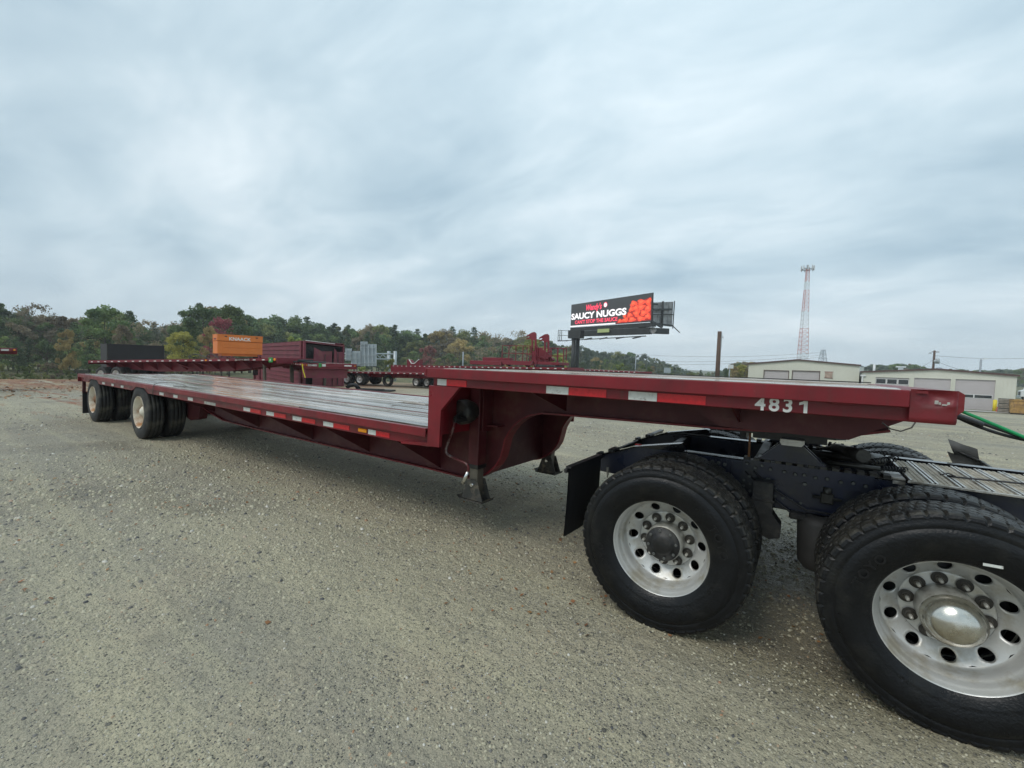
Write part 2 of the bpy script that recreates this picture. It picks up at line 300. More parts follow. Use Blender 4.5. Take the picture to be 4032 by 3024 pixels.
    def lin(ax, ay, c):
        q = n.new('ShaderNodeMath'); q.operation = 'MULTIPLY'; l.new(sx.outputs[0], q.inputs[0]); q.inputs[1].default_value = ax
        q2 = n.new('ShaderNodeMath'); q2.operation = 'MULTIPLY_ADD'; l.new(sx.outputs[1], q2.inputs[0]); q2.inputs[1].default_value = ay; l.new(q.outputs[0], q2.inputs[2])
        q3 = n.new('ShaderNodeMath'); q3.operation = 'ADD'; l.new(q2.outputs[0], q3.inputs[0]); q3.inputs[1].default_value = c; return q3.outputs[0]
    far = lin(F0.x, F0.y, -(CX*F0.x+CY*F0.y)); lat = lin(R0.x, R0.y, -(CX*R0.x+CY*R0.y))
    edge = mul(mr(far, 16, 25), mr(lat, -5, -15))
    base = mix(mul(edge, mr(nz(.9, 5, .6, mp.outputs[0]), .36, .50)), base, (.34, .22, .12))
    base = mix(mul(edge, mr(nz(2.6, 5, .7, mp.outputs[0]), .46, .56)), base, (.22, .095, .05))
    base = mix(mul(mr(far, 9, 13), mul(mr(lat, -7, -11), mr(nz(.9, 5, .7, mp.outputs[0]), .56, .62))), base, (.30, .14, .08))
    grass = mr(far, 43, 47); base = mix(grass, base, mix(mr(nz(.8, 4, .6), .4, .6), (.085, .095, .035), (.18, .16, .08)))
    # rain-wet stain under and around the truck, and a few damp hollows
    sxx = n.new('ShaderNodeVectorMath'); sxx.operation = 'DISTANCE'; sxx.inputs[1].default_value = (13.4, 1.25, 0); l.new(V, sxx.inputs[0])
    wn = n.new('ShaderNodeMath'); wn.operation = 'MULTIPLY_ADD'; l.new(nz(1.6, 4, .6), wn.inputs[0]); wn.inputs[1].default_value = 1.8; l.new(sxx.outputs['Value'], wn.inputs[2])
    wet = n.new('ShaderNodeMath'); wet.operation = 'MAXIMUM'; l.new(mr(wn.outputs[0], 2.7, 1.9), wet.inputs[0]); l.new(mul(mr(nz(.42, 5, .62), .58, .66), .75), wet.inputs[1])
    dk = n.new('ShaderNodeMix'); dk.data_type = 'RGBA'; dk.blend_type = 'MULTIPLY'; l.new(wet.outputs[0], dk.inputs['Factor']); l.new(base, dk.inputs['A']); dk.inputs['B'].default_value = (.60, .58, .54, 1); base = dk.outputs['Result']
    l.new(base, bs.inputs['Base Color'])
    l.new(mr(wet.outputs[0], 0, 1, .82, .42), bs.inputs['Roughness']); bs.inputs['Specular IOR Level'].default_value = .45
    h = n.new('ShaderNodeMath'); h.operation = 'MULTIPLY_ADD'; l.new(sm, h.inputs[0]); h.inputs[1].default_value = .5; l.new(mul(nz(45, 5, .7), .9), h.inputs[2])
    h2 = n.new('ShaderNodeMath'); h2.operation = 'MULTIPLY_ADD'; l.new(sm2, h2.inputs[0]); h2.inputs[1].default_value = 1.0; l.new(h.outputs[0], h2.inputs[2])
    h25 = n.new('ShaderNodeMath'); h25.operation = 'MULTIPLY_ADD'; l.new(nz(15, 4, .65), h25.inputs[0]); h25.inputs[1].default_value = 2.6; l.new(h2.outputs[0], h25.inputs[2]); h2 = h25
    h3 = n.new('ShaderNodeMath'); h3.operation = 'MULTIPLY_ADD'; l.new(nz(3, 5, .6), h3.inputs[0]); h3.inputs[1].default_value = 3.; l.new(h2.outputs[0], h3.inputs[2])
    bp = n.new('ShaderNodeBump'); bp.inputs['Strength'].default_value = 1.0; bp.inputs['Distance'].default_value = .016; l.new(h3.outputs[0], bp.inputs['Height']); l.new(bp.outputs[0], bs.inputs['Normal'])
    MATS['ground'] = m
ground_mat()
def pebble_mat():
    m = bpy.data.materials.new('pebble'); m.use_nodes = True; t = m.node_tree; n = t.nodes; l = t.links; bs = n['Principled BSDF']
    ge = n.new('ShaderNodeNewGeometry'); cr = n.new('ShaderNodeValToRGB'); l.new(ge.outputs['Random Per Island'], cr.inputs[0]); e = cr.color_ramp.elements
    e[0].position = 0; e[0].color = (.07, .07, .072, 1); e[1].position = 1; e[1].color = (.62, .60, .54, 1)
    for p, c in ((.06, (.18, .17, .15)), (.20, (.33, .305, .225)), (.55, (.42, .385, .275)), (.93, (.48, .445, .325)), (.965, (.36, .20, .11)), (.975, (.55, .51, .43))): k = e.new(p); k.color = (*c, 1)
    l.new(cr.outputs[0], bs.inputs['Base Color']); bs.inputs['Roughness'].default_value = .6; MATS['pebble'] = m
pebble_mat()
mat('fallen_leaf', (.26, .11, .045), .7, var=.5, scale=3, col2=(.32, .20, .08), mixscale=2)

# ------------------------------------------------------------------ mesh building
class MB:
    def __init__(s): s.v = []; s.f = []; s.sm = []
    def add(s, vs, fs, smooth=False):
        o = len(s.v); s.v += [tuple(q) for q in vs]; s.f += [tuple(i+o for i in f) for f in fs]; s.sm += [smooth]*len(fs); return s
    def box(s, x0, x1, y0, y1, z0, z1, b=0.0):
        if b <= 0:
            v = [(x, y, z) for z in (z0, z1) for y in (y0, y1) for x in (x0, x1)]
            return s.add(v, [(0, 2, 3, 1), (4, 5, 7, 6), (0, 1, 5, 4), (2, 6, 7, 3), (0, 4, 6, 2), (1, 3, 7, 5)])
        b = min(b, (x1-x0)/2.01, (y1-y0)/2.01, (z1-z0)/2.01)
        v = []; cs = []
        for sx in (0, 1):
            for sy in (0, 1):
                for sz in (0, 1):
                    X = (x0, x1)[sx]; Y = (y0, y1)[sy]; Z = (z0, z1)[sz]; dx = (b, -b)[sx]; dy = (b, -b)[sy]; dz = (b, -b)[sz]
                    v += [(X, Y+dy, Z+dz), (X+dx, Y, Z+dz), (X+dx, Y+dy, Z)]
        I = lambda sx, sy, sz, a: (sx*4+sy*2+sz)*3+a
        f = []
        for a, order in ((0, ((0, 0), (0, 1), (1, 1), (1, 0))), (1, ((0, 0), (0, 1), (1, 1), (1, 0))), (2, ((0, 0), (0, 1), (1, 1), (1, 0)))):
            for side in (0, 1):
                q = []
                for u, w in order:
                    t = [u, w]; t.insert(a, side); q.append(I(*t, a))
                f.append(tuple(q))
        for a, b_, c in ((0, 1, 2), (0, 2, 1), (1, 2, 0)):
            for u in (0, 1):
                for w in (0, 1):
                    k0 = [0, 0, 0]; k0[a] = u; k0[b_] = w; k1 = list(k0); k1[c] = 1
                    f.append((I(*k0, a), I(*k0, b_), I(*k1, b_), I(*k1, a)))
        for sx in (0, 1):
            for sy in (0, 1):
                for sz in (0, 1): f.append((I(sx, sy, sz, 0), I(sx, sy, sz, 1), I(sx, sy, sz, 2)))
        return s.add(v, f)
    def prism(s, poly, a0, a1, axis='y'):
        """poly: 2D points; axis 'y' -> (x,z) extruded over y; 'x' -> (y,z) over x; 'z' -> (x,y) over z"""
        def m(u, v, a): return {'y': (u, a, v), 'x': (a, u, v), 'z': (u, v, a)}[axis]
        n = len(poly); v = [m(u, w, a0) for u, w in poly]+[m(u, w, a1) for u, w in poly]
        f = [tuple(range(n)), tuple(range(2*n-1, n-1, -1))]+[(i, (i+1) % n, (i+1) % n+n, i+n) for i in range(n)]
        return s.add(v, f)
    def tube(s, pts, r, n=8, cap=True, smooth=True):
        pts = [Vector(p) for p in pts]; rs = r if isinstance(r, (list, tuple)) else [r]*len(pts)
        v = []; up = None
        for i, p in enumerate(pts):
            d = (pts[min(i+1, len(pts)-1)]-pts[max(i-1, 0)]).normalized()
            if up is None: up = Vector((0, 0, 1)) if abs(d.z) < .9 else Vector((1, 0, 0))
            a = d.cross(up).normalized(); b = a.cross(d).normalized(); up = b
            for k in range(n):
                t = 2*math.pi*k/n; v.append(p+(a*math.cos(t)+b*math.sin(t))*rs[i])
        f = [(i*n+k, i*n+(k+1) % n, (i+1)*n+(k+1) % n, (i+1)*n+k) for i in range(len(pts)-1) for k in range(n)]
        s.add(v, f, smooth)
        if cap: o = len(s.v)-len(v); s.f += [tuple(o+k for k in range(n))[::-1], tuple(o+(len(pts)-1)*n+k for k in range(n))]; s.sm += [False]*2
        return s
    def bar(s, a, b, w, h=None):
        """square bar between two points"""
        h = h or w; a = Vector(a); b = Vector(b); d = (b-a).normalized(); up = Vector((0, 0, 1)) if abs(d.z) < .95 else Vector((1, 0, 0))
        u = d.cross(up).normalized()*w/2; q = d.cross(u).normalized()*h/2
        v = [a-u-q, a+u-q, a+u+q, a-u+q, b-u-q, b+u-q, b+u+q, b-u+q]
        return s.add(v, [(0, 1, 2, 3), (7, 6, 5, 4), (0, 4, 5, 1), (1, 5, 6, 2), (2, 6, 7, 3), (3, 7, 4, 0)])
    def lathe(s, prof, n=48, axis='y', c=(0, 0, 0), smooth=True, close=False):
        """prof: (along axis, radius)"""
        v = []
        for k in range(n):
            t = 2*math.pi*k/n; ct, st = math.cos(t), math.sin(t)
            for a, r in prof:
                q = {'y': (r*ct, a, r*st), 'x': (a, r*ct, r*st), 'z': (r*ct, r*st, a)}[axis]; v.append((q[0]+c[0], q[1]+c[1], q[2]+c[2]))
        m_ = len(prof); f = []
        for k in range(n):
            for i in range(m_-1+(1 if close else 0)):
                j = (i+1) % m_; k2 = (k+1) % n; f.append((k*m_+i, k2*m_+i, k2*m_+j, k*m_+j))
        return s.add(v, f, smooth)
    def cyl(s, a, b, r, n=12): return s.tube([a, b], r, n)
    def mesh(s, name, bevel=0):
        me = bpy.data.meshes.new(name); me.from_pydata([tuple(q) for q in s.v], [], s.f); me.polygons.foreach_set('use_smooth', s.sm)
        bm = bmesh.new(); bm.from_mesh(me); bmesh.ops.recalc_face_normals(bm, faces=bm.faces); bm.to_mesh(me); bm.free()
        me.update(); return me
COL = sc.collection
def setp(o, label=None, cat=None, group=None, kind=None):
    for k_, v in (('label', label), ('category', cat), ('group', group), ('kind', kind)):
        if v: o[k_] = v
    return o
def link(name, me, m=None, parent=None, **k):
    o = bpy.data.objects.new(name, me); COL.objects.link(o)
    if me is not None and m:
        me.materials.clear(); me.materials.append(MATS[m])
    if parent: o.parent = parent
    return setp(o, **k)
def part(name, mb, m, parent, label=None, kind=None, world=False):
    me = mb if isinstance(mb, bpy.types.Mesh) else mb.mesh(name)
    return link(name, me, m, parent, label=label, kind=kind)
def thing(name, label, cat, loc=(0, 0, 0), rz=0, group=None):
    o = bpy.data.objects.new(name, None); COL.objects.link(o); o.location = loc; o.rotation_euler = (0, 0, rz); o.empty_display_size = .2
    return setp(o, label, cat, group)
def solo(name, mb, m, label, cat, loc=(0, 0, 0), rz=0, group=None, kind=None):
    me = mb if isinstance(mb, bpy.types.Mesh) else mb.mesh(name)
    o = link(name, me, m); o.location = loc; o.rotation_euler = (0, 0, rz); return setp(o, label, cat, group, kind)
def copy_tree(o, parent=None):
    c = o.copy(); COL.objects.link(c)
    if parent: c.parent = parent
    for ch in o.children: copy_tree(ch, c)
    return c
def text_mesh(s, size, ext=.001, bold=0., shear=0., space=1., align='LEFT'):
    cu = bpy.data.curves.new('t', 'FONT'); cu.body = s; cu.size = size; cu.extrude = ext; cu.offset = bold; cu.shear = shear; cu.space_character = space; cu.align_x = align
    cu.resolution_u = 4
    o = bpy.data.objects.new('t', cu); COL.objects.link(o); dg = bpy.context.evaluated_depsgraph_get(); me = bpy.data.meshes.new_from_object(o.evaluated_get(dg))
    bpy.data.objects.remove(o); bpy.data.curves.remove(cu); return me
def xf(me, M):
    me.transform(M); me.update(); return me

# text frame on a plane facing -y: x right, z up
TXZ = Matrix(((1, 0, 0, 0), (0, 0, -1, 0), (0, 1, 0, 0), (0, 0, 0, 1)))

# ------------------------------------------------------------------ terrain
def build_ground():
    rs = [0.0]+list(np.geomspace(.5, 1400, 115)); na = 240
    X = [CX]; Y = [CY-0.0]
    for r in rs[1:]:
        for a in range(na):
            t = 2*math.pi*a/na; X.append(CX+r*math.cos(t)); Y.append(CY+r*math.sin(t))
    X = np.array(X); Y = np.array(Y); Z = gzn(X, Y)
    for i in range(len(X)):
        d = math.hypot(X[i]-CX, Y[i]-CY)
        if 4 < d < 120: Z[i] += (noise.noise(Vector((X[i]*.25, Y[i]*.25, 0)))*.045)*min(1, (d-4)/20)
    f = [(0, 1+a, 1+(a+1) % na) for a in range(na)]
    for i in range(len(rs)-2):
        o = 1+i*na
        f += [(o+a, o+na+a, o+na+(a+1) % na, o+(a+1) % na) for a in range(na)]
    me = bpy.data.meshes.new('ground'); me.from_pydata(list(zip(X, Y, Z)), [], f); me.polygons.foreach_set('use_smooth', [True]*len(f)); me.update()
    link('ground', me, 'ground', kind='structure')
build_ground()
def scatter(name, n, rmin, rmax, size, flat, m, nside=5, power=1.0, cone=None, seed=3, zoff=0.):
    """small stones as one mesh"""
    g = np.random.default_rng(seed)
    u = g.random(n); r = rmin*(rmax/rmin)**(u**power)
    t = g.uniform(rad(YAW)+math.pi/2-rad(62), rad(YAW)+math.pi/2+rad(62), n) if cone is None else g.uniform(*cone, n)
    x = CX+r*np.cos(t); y = CY+r*np.sin(t); z = gzn(x, y)+zoff
    sz = size[0]*(size[1]/size[0])**(g.random(n)**2.2)*np.clip(r/4, .8, 1.35)
    V = []; F = []
    base = np.array([(math.cos(2*math.pi*k/nside), math.sin(2*math.pi*k/nside)) for k in range(nside)])
    rot = g.uniform(0, 6.28, n); asp = g.uniform(.55, 1, n)
    nv = nside*2
    allv = np.zeros((n, nv, 3))
    for k in range(nside):
        j = g.uniform(.75, 1.2, n); c = np.cos(rot)*base[k, 0]*j-np.sin(rot)*base[k, 1]*j*asp; s_ = np.sin(rot)*base[k, 0]*j+np.cos(rot)*base[k, 1]*j*asp
        allv[:, k, 0] = x+c*sz; allv[:, k, 1] = y+s_*sz; allv[:, k, 2] = z-sz*.2
        q = g.uniform(.45, .75, n)
        allv[:, k+nside, 0] = x+c*sz*q; allv[:, k+nside, 1] = y+s_*sz*q; allv[:, k+nside, 2] = z+sz*flat*g.uniform(.6, 1.1, n)
    fs = [(k, (k+1) % nside, (k+1) % nside+nside, k+nside) for k in range(nside)]
    me = bpy.data.meshes.new(name); me.vertices.add(n*nv); me.vertices.foreach_set('co', allv.reshape(-1))
    quads = np.array(fs)[None]+(np.arange(n)*nv)[:, None, None]; top = (np.arange(nside)+nside)[None]+(np.arange(n)*nv)[:, None]
    li = np.concatenate([quads.reshape(n, -1), top], 1).reshape(-1)
    per = np.array([4]*nside+[nside]); tot = np.tile(per, n); st = np.concatenate([[0], np.cumsum(tot)[:-1]])
    me.loops.add(len(li)); me.loops.foreach_set('vertex_index', li); me.polygons.add(len(tot)); me.polygons.foreach_set('loop_start', st); me.polygons.foreach_set('loop_total', tot)
    me.update(calc_edges=True); me.validate(); return link(name, me, m, kind='stuff')
setp(scatter('gravel', 95000, 1.2, 26, (.003, .014), .60, 'pebble', power=.8), 'loose grey and pale gravel scattered over the yard', 'gravel')

setp(scatter('loose_stones', 60000, 3, 34, (.006, .022), .62, 'pebble', power=.8, seed=9), 'larger loose stones scattered over the middle of the yard', 'stones')
# ------------------------------------------------------------------ wheels
def tyre_mesh(R=.519, w=.28, segs=288, lug=True, name='tyre'):
    rr = R-.508
    prof = [(.030, .292-rr, 0), (.012, .305-rr, 0), (.008, .325, 0), (.0065, .327, 0), (.007, .333, 0), (.001, .345, 0), (-.004, .375, 0), (-.006, .40, 0), (-.001, .43, 0), (.003, .433, 0), (.0062, .437, 0), (.004, .440, 0), (.010, .462, 0), (.017, .475, 0), (.0165, .484, 1), (.022, .496, 1), (.032, .504, 1), (.05, .507, 1), (.062, .508, 1),
            (.064, .494, 2), (.070, .494, 2), (.072, .508, 3), (.105, .508, 3), (.107, .495, 2), (.113, .495, 2), (.115, .508, 3)]
    h = list(prof); pr = [(y, r+rr, c) for y, r, c in h]+[(w-y, r+rr, c) for y, r, c in reversed(h)]
    m_ = len(pr); ang = np.arange(segs)*2*math.pi/segs
    V = np.zeros((segs, m_, 3))
    for i in range(segs):
        for j, (y, r, c) in enumerate(pr):
            left = j < m_/2
            if lug:
                if c == 1 and ((i+(0 if left else 3)) % 6) == 0: r -= .011
                if c == 3 and ((i+j//4) % 4) == 0: r -= .0045
                if c in (2, 3): y += .0022*(1 if (i//2) % 2 else -1)
            V[i, j] = (r*math.cos(ang[i]), y, r*math.sin(ang[i]))
    V = V.reshape(-1, 3); V[:, 2] = np.maximum(V[:, 2], -.5045)
    # bulge at the contact patch
    mk = V[:, 2] < -.40; V[mk, 1] += np.where(V[mk, 1] < w/2, -1, 1)*.012*((-.40-V[mk, 2])/.1)
    f = []
    for i in range(segs):
        k2 = (i+1) % segs
        f += [(i*m_+j, k2*m_+j, k2*m_+j+1, i*m_+j+1) for j in range(m_-1)]
    me = bpy.data.meshes.new(name); me.from_pydata(V.tolist(), [], f)
    me.materials.append(MATS['rubber']); me.materials.append(MATS['rubber_tread']); me.polygons.foreach_set('material_index', [1 if (7 <= j <= m_-9 and max(pr[j][1], pr[j+1][1]) > .5+rr) else 0 for _ in range(segs) for j in range(m_-1)])
    sm = [(pr[j][2] == 0 and pr[j+1][2] == 0) for _ in range(segs) for j in range(m_-1)]; me.polygons.foreach_set('use_smooth', sm)
    bm = bmesh.new(); bm.from_mesh(me); bmesh.ops.recalc_face_normals(bm, faces=bm.faces); bm.to_mesh(me); bm.free(); return me
def simple_tyre(R=.508, w=.28, n=64, name='tyre'):
    pr = [(.03, .292), (.006, .32), (0, .39), (.006, .44), (.018, .475), (.024, .494), (.045, .503), (.078, .505), (.080, .501), (.084, .501), (.086, .506), (.133, .507), (.136, .503), (.14, .503)]
    pr = pr+[(w-y, r) for y, r in reversed(pr)]
    mb = MB().lathe(pr, n); mb.v = [(x, y, max(z, -.4995)) for x, y, z in mb.v]; me = mb.mesh(name)
    return me
def disc_with_holes(mb, r0, r1, y0, y1, nh=10, rh=.030, rm=None, a0=0., N=40, thick=.012, rings=3):
    """conical disc between radii, each of nh sectors with a round hand hole"""
    rm = rm or (r0+r1)/2
    for s in range(nh):
        ac = a0+2*math.pi*s/nh; half = math.pi/nh
        pts_o = []; pts_i = []
        for k in range(N):
            ph = 2*math.pi*(k+.5)/N; du, dv = math.cos(ph), math.sin(ph)   # u: along arc, v: radial
            ulim = half*rm; tmax = min(ulim/abs(du) if abs(du) > 1e-6 else 9, ((r1-rm)/dv if dv > 0 else (rm-r0)/-dv) if abs(dv) > 1e-6 else 9)
            pts_o.append((du*tmax, dv*tmax)); pts_i.append((du*rh, dv*rh))
        V = []
        for q in range(rings+1):
            t = q/rings
            for k in range(N):
                u = pts_i[k][0]*(1-t)+pts_o[k][0]*t; v = pts_i[k][1]*(1-t)+pts_o[k][1]*t
                r = rm+v; a = ac+u/rm; y = y0+(y1-y0)*(r-r0)/(r1-r0)
                V.append((r*math.cos(a), y, r*math.sin(a)))
        nb = len(V)
        V += [(V[k][0], V[k][1]+thick, V[k][2]) for k in range(N)]
        f = [(q*N+k, q*N+(k+1) % N, (q+1)*N+(k+1) % N, (q+1)*N+k) for q in range(rings) for k in range(N)]
        mb.add(V, f, True); o = len(mb.v)-len(V)
        mb.f += [(o+k, o+(k+1) % N, o+nb+(k+1) % N, o+nb+k) for k in range(N)]; mb.sm += [False]*N
def alloy_rim():
    mb = MB()
    prof = [(.045, .284), (.020, .292), (.004, .2965), (0, .298), (-.002, .2965), (0, .293), (.008, .289), (.022, .2855), (.030, .2805), (.040, .2755), (.060, .2735), (.074, .268), (.082, .262), (.115, .261), (.135, .260), (.148, .257), (.153, .250)]
    mb.lathe(prof, 128)
    disc_with_holes(mb, .176, .250, .202, .153, 10, .0270, .2175, a0=rad(9))
    mb.lathe([(.204, .176), (.2005, .173), (.200, .168), (.200, .112)], 96)
    mb.lathe([(.30, .288), (.28, .27), (.25, .264), (.243, .256)], 64)
    return mb.mesh('rim')
def hub_cap(black):
    mb = MB()
    if black:
        mb.lathe([(.200, .114), (.150, .1145), (.100, .110), (.098, .090)], 64)
        return mb.mesh('hub')
    mb.lathe([(.200, .116), (.150, .118), (.086, .116), (.080, .112), (.070, .110)], 64); return mb.mesh('hub')
def nut_mesh():
    mb = MB(); pr = [(.5*math.cos(math.pi*k/3), .5*math.sin(math.pi*k/3)) for k in range(6)]
    mb.prism([(a*.031, b*.031) for a, b in pr], -.020, 0, 'y'); mb.lathe([(0, .0175), (-.005, .017), (-.005, .014)], 20)
    return mb.mesh('lug_nut')
def stud_mesh(): return MB().lathe([(-.050, .0), (-.048, .0078), (-.018, .008)], 12).mesh('stud')
def recess_mesh():
    return MB().lathe([(-.0012, .0315), (-.0015, .031), (-.0012, .0)], 24).mesh('nut_recess')
TY = tyre_mesh(); RIM = alloy_rim(); NUT = nut_mesh(); STUD = stud_mesh(); REC = recess_mesh()
HUB_B = hub_cap(True); HUB_C = hub_cap(False)
CAP_B = MB().lathe([(.102, .106), (.088, .1065), (.084, .102), (.082, .068), (.070, .062), (.066, .045), (.065, 0)], 48).mesh('hub_cap')
CAP_C = MB().lathe([(.078, .116), (.062, .1165), (.058, .108), (.050, .1065), (.030, .101), (.006, .086), (-.012, .063), (-.022, .036), (-.026, 0)], 64).mesh('hub_cap')
BOLT = MB().lathe([(0, .009), (-.007, .009), (-.008, .007), (-.008, 0)], 8, smooth=False).mesh('bolt')
DRUM = MB().lathe([(.262, .0), (.262, .225), (.27, .235), (.40, .235), (.40, .0)], 32).mesh('brake_drum')
def dual_wheel(parent, x, y, z, face, cap, detail=True):
    """face -1: outer side looks to -y; +1: to +y. Part 'wheel' with its pieces."""
    w = bpy.data.objects.new('wheel', None); COL.objects.link(w); w.parent = parent; w.location = (x, y, z); w.empty_display_size = .1
    if face > 0: w.rotation_euler = (0, 0, math.pi)
    def p(name, me, m, loc=(0, 0, 0), ry=0):
        o = link(name, me, None, w)
        if not me.materials: me.materials.append(MATS[m])
        if me.materials[0] != MATS[m]:
            o.material_slots[0].link = 'OBJECT'; o.material_slots[0].material = MATS[m]
        o.location = loc; o.rotation_euler = (0, ry, 0); return o
    ph = R_.uniform(0, .13)
    p('tyre', TY, 'rubber', (0, -.022, 0)); p('tyre', TY, 'rubber', (0, .33, 0), 0)
    p('rim', RIM, 'aluminium', (0, .006, 0), rad({'black': 6, 'dome': 22}[cap]))
    if detail:
        p('hub', HUB_B if cap == 'black' else HUB_C, 'aluminium_dull')
        p('hub_cap', CAP_B if cap == 'black' else CAP_C, 'chassis_black' if cap == 'black' else 'chrome')
        a0 = rad({'black': 12, 'dome': 30}[cap])
        for k_ in range(10):
            a = a0+2*math.pi*k_/10
            p('nut_recess', REC, 'nut_recess', (.1445*math.cos(a), .1995, .1445*math.sin(a))); p('lug_nut', NUT, 'nut_steel', (.1445*math.cos(a), .1985, .1445*math.sin(a)), -a); p('stud', STUD, 'bright_stud', (.1445*math.cos(a), .1985, .1445*math.sin(a)))
        if cap == 'black':
            for k_ in range(8):
                a = 2*math.pi*k_/8+.2; p('bolt', BOLT, 'bolt_metal', (.087*math.cos(a), .084, .087*math.sin(a)))
    p('brake_drum', DRUM, 'chassis_black')
    return w

# ------------------------------------------------------------------ the step-deck trailer (near side y=0, far side y=2.59)
W_ = 2.59
tr = thing('drop_deck_trailer', 'long maroon step deck trailer with wet wooden deck and number 4831 on its side', 'trailer', (0, 0, 0))
tr.rotation_euler = (-.0085, 0, 0)   # stands a touch low on its far side
ZL, ZU, RH = 1.047, 1.564, .075
XR, XS, XF = -1.09, 10.62, 13.675
def mir(fn):
    """build once near (y as given) and once mirrored for the far side"""
    for s in (0, 1):
        mb, name, m = fn()
        if s: mb.v = [(x, W_-y, z) for x, y, z in mb.v]
        part(name, mb, m, tr)
def rail_lo():
    mb = MB(); mb.box(XR, XS, 0, .012, ZL-RH, ZL, .003); mb.box(XR, XS, .012, .05, ZL-.012, ZL-.001)
    x = XR+.25
    while x < XS-.3:
        mb.box(x, x+.30, .012, .048, ZL-.075, ZL-.013); x += .61
    return mb, 'side_rail', 'maroon'
mir(rail_lo)
def apron_lo():
    # side channel with arches over the tyres at x=0 and x=3.12
    top = ZL-.014; bot = .878; pts = [(XR, top), (XS-.012, top), (XS-.012, bot)]
    for c in (3.12, 0.0):
        for k in range(0, 11):
            a = math.pi*k/10; x = c+.56*math.cos(a); z = max(bot, bot-.30+math.sin(a)*.42); pts.append((x, z))
    pts += [(XR, bot)]
    mb = MB().prism(pts, .055, .075); mb.box(4.1, XS-.012, .076, .13, bot, bot+.010); return mb
for s in (0, 1):
    mb = apron_lo()
    if s: mb.v = [(x, W_-y, z) for x, y, z in mb.v]
    part('side_channel', mb, 'maroon', tr)
def rail_hi():
    mb = MB(); mb.box(XS+.0, XF, 0, .014, ZU-RH-.003, ZU, .004); mb.box(XS, XF+.06, .014, .10, ZU-.012, ZU-.0015); return mb, 'side_rail', 'maroon'
mir(rail_hi)
def apron_hi():
    mb = MB(); mb.box(XS+.03, 13.742, .055, .070, 1.418, ZU-.014, .004); mb.box(XS+.4, 13.70, .071, .13, 1.418, 1.428)
    for x in (11.35, 12.29, 12.83, 13.40): mb.box(x, x+.085, .030, .0545, 1.478, 1.487, .002)
    return mb, 'side_channel', 'maroon'
mir(apron_hi)
# step plate
def stepp():
    return MB().prism([(10.632, 1.418), (10.632, .924), (10.30, .893), (10.30, .873), (10.77, .902), (10.778, 1.215), (10.975, 1.418)], .018, .050), 'step_plate', 'maroon'
mir(stepp)
part('step_wall', MB().box(10.645, 10.665, .06, W_-.06, .98, 1.54), 'maroon', tr)
part('step_trim', MB().box(10.600, 10.655, .055, W_-.055, ZU-.045, ZU-.0025, .006), 'maroon', tr)
# end caps of the upper rail at the step
mir(lambda: (MB().box(10.596, XS-.002, -.001, .055, ZU-RH+.002, ZU+.001, .004), 'rail_end', 'maroon'))
# rear sill
part('rear_sill', MB().box(XR-.03, XR-.001, .0, W_, .86, ZL, .006), 'maroon', tr)
part('rear_bumper', MB().box(XR+.02, XR+.10, .35, W_-.35, .42, .52, .008).box(XR+.02, XR+.08, .75, .83, .52, .86).box(XR+.02, XR+.08, W_-.83, W_-.75, .52, .86), 'maroon_dirty_shaded', tr)
# main beams
bot = [(-.95, .74), (2.4, .74), (3.75, .72), (4.15, .665), (4.6, .57), (5.05, .50), (6.2, .483), (10.0, .488), (10.55, .478), (10.70, .515), (10.80, .575), (10.89, .66), (10.94, .74), (10.965, .83), (10.985, .92), (11.03, 1.0), (11.09, 1.075), (11.16, 1.13), (11.25, 1.178), (11.375, 1.207), (11.55, 1.213), (12.80, 1.235), (13.52, 1.272), (13.70, 1.32)]
for yb in (.72, W_-.72):
    web = MB().prism(bot+[(13.70, 1.54), (10.70, 1.54), (10.70, 1.005), (-.95, 1.005)], yb-.005, yb+.005)
    bmn = part('main_beam', web, 'maroon_dirty_shaded', tr)
    fl = MB()
    for i in range(len(bot)-1):
        (x0, z0), (x1, z1) = bot[i], bot[i+1]; dx, dz = x1-x0, z1-z0; l_ = math.hypot(dx, dz); nx, nz_ = dz/l_*.014, -dx/l_*.014
        fl.add([(x0, yb-.06, z0), (x1, yb-.06, z1), (x1+nx, yb-.06, z1+nz_), (x0+nx, yb-.06, z0+nz_), (x0, yb+.06, z0), (x1, yb+.06, z1), (x1+nx, yb+.06, z1+nz_), (x0+nx, yb+.06, z0+nz_)],
               [(0, 1, 2, 3), (7, 6, 5, 4), (0, 4, 5, 1), (3, 2, 6, 7), (0, 3, 7, 4), (1, 5, 6, 2)])
    fl.box(10.72, 13.70, yb-.06, yb+.06, 1.40, 1.412)
    part('beam_flange', fl, 'maroon', bmn)
# gussets along the lower deck and under the neck
for s in (0, 1):
    for x in (4.60, 6.22, 7.73, 8.94, 10.13):
        mb = MB().prism([(.076, .880), (.715, .50 if x > 5 else .60), (.715, .985), (.076, .985)], x-.005, x+.005, 'x')
        if s: mb.v = [(a, W_-b, c) for a, b, c in mb.v]
        part('gusset', mb, 'maroon_dirty_shaded', tr)
    for x in (11.62, 12.95):
        mb = MB().prism([(.072, 1.42), (.655, 1.24), (.655, 1.53), (.072, 1.53)], x-.005, x+.005, 'x')
        if s: mb.v = [(a, W_-b, c) for a, b, c in mb.v]
        part('gusset', mb, 'maroon_dirty_shaded', tr)
# cross members
x = XR+.3
while x < 10.5:
    part('cross_member', MB().box(x, x+.05, .12, W_-.12, .90, 1.004), 'maroon_dirty_shaded', tr); x += .61
x = 10.95
while x < 13.6:
    part('cross_member', MB().box(x, x+.05, .12, W_-.12, 1.43, 1.54), 'maroon_dirty_shaded', tr); x += .40
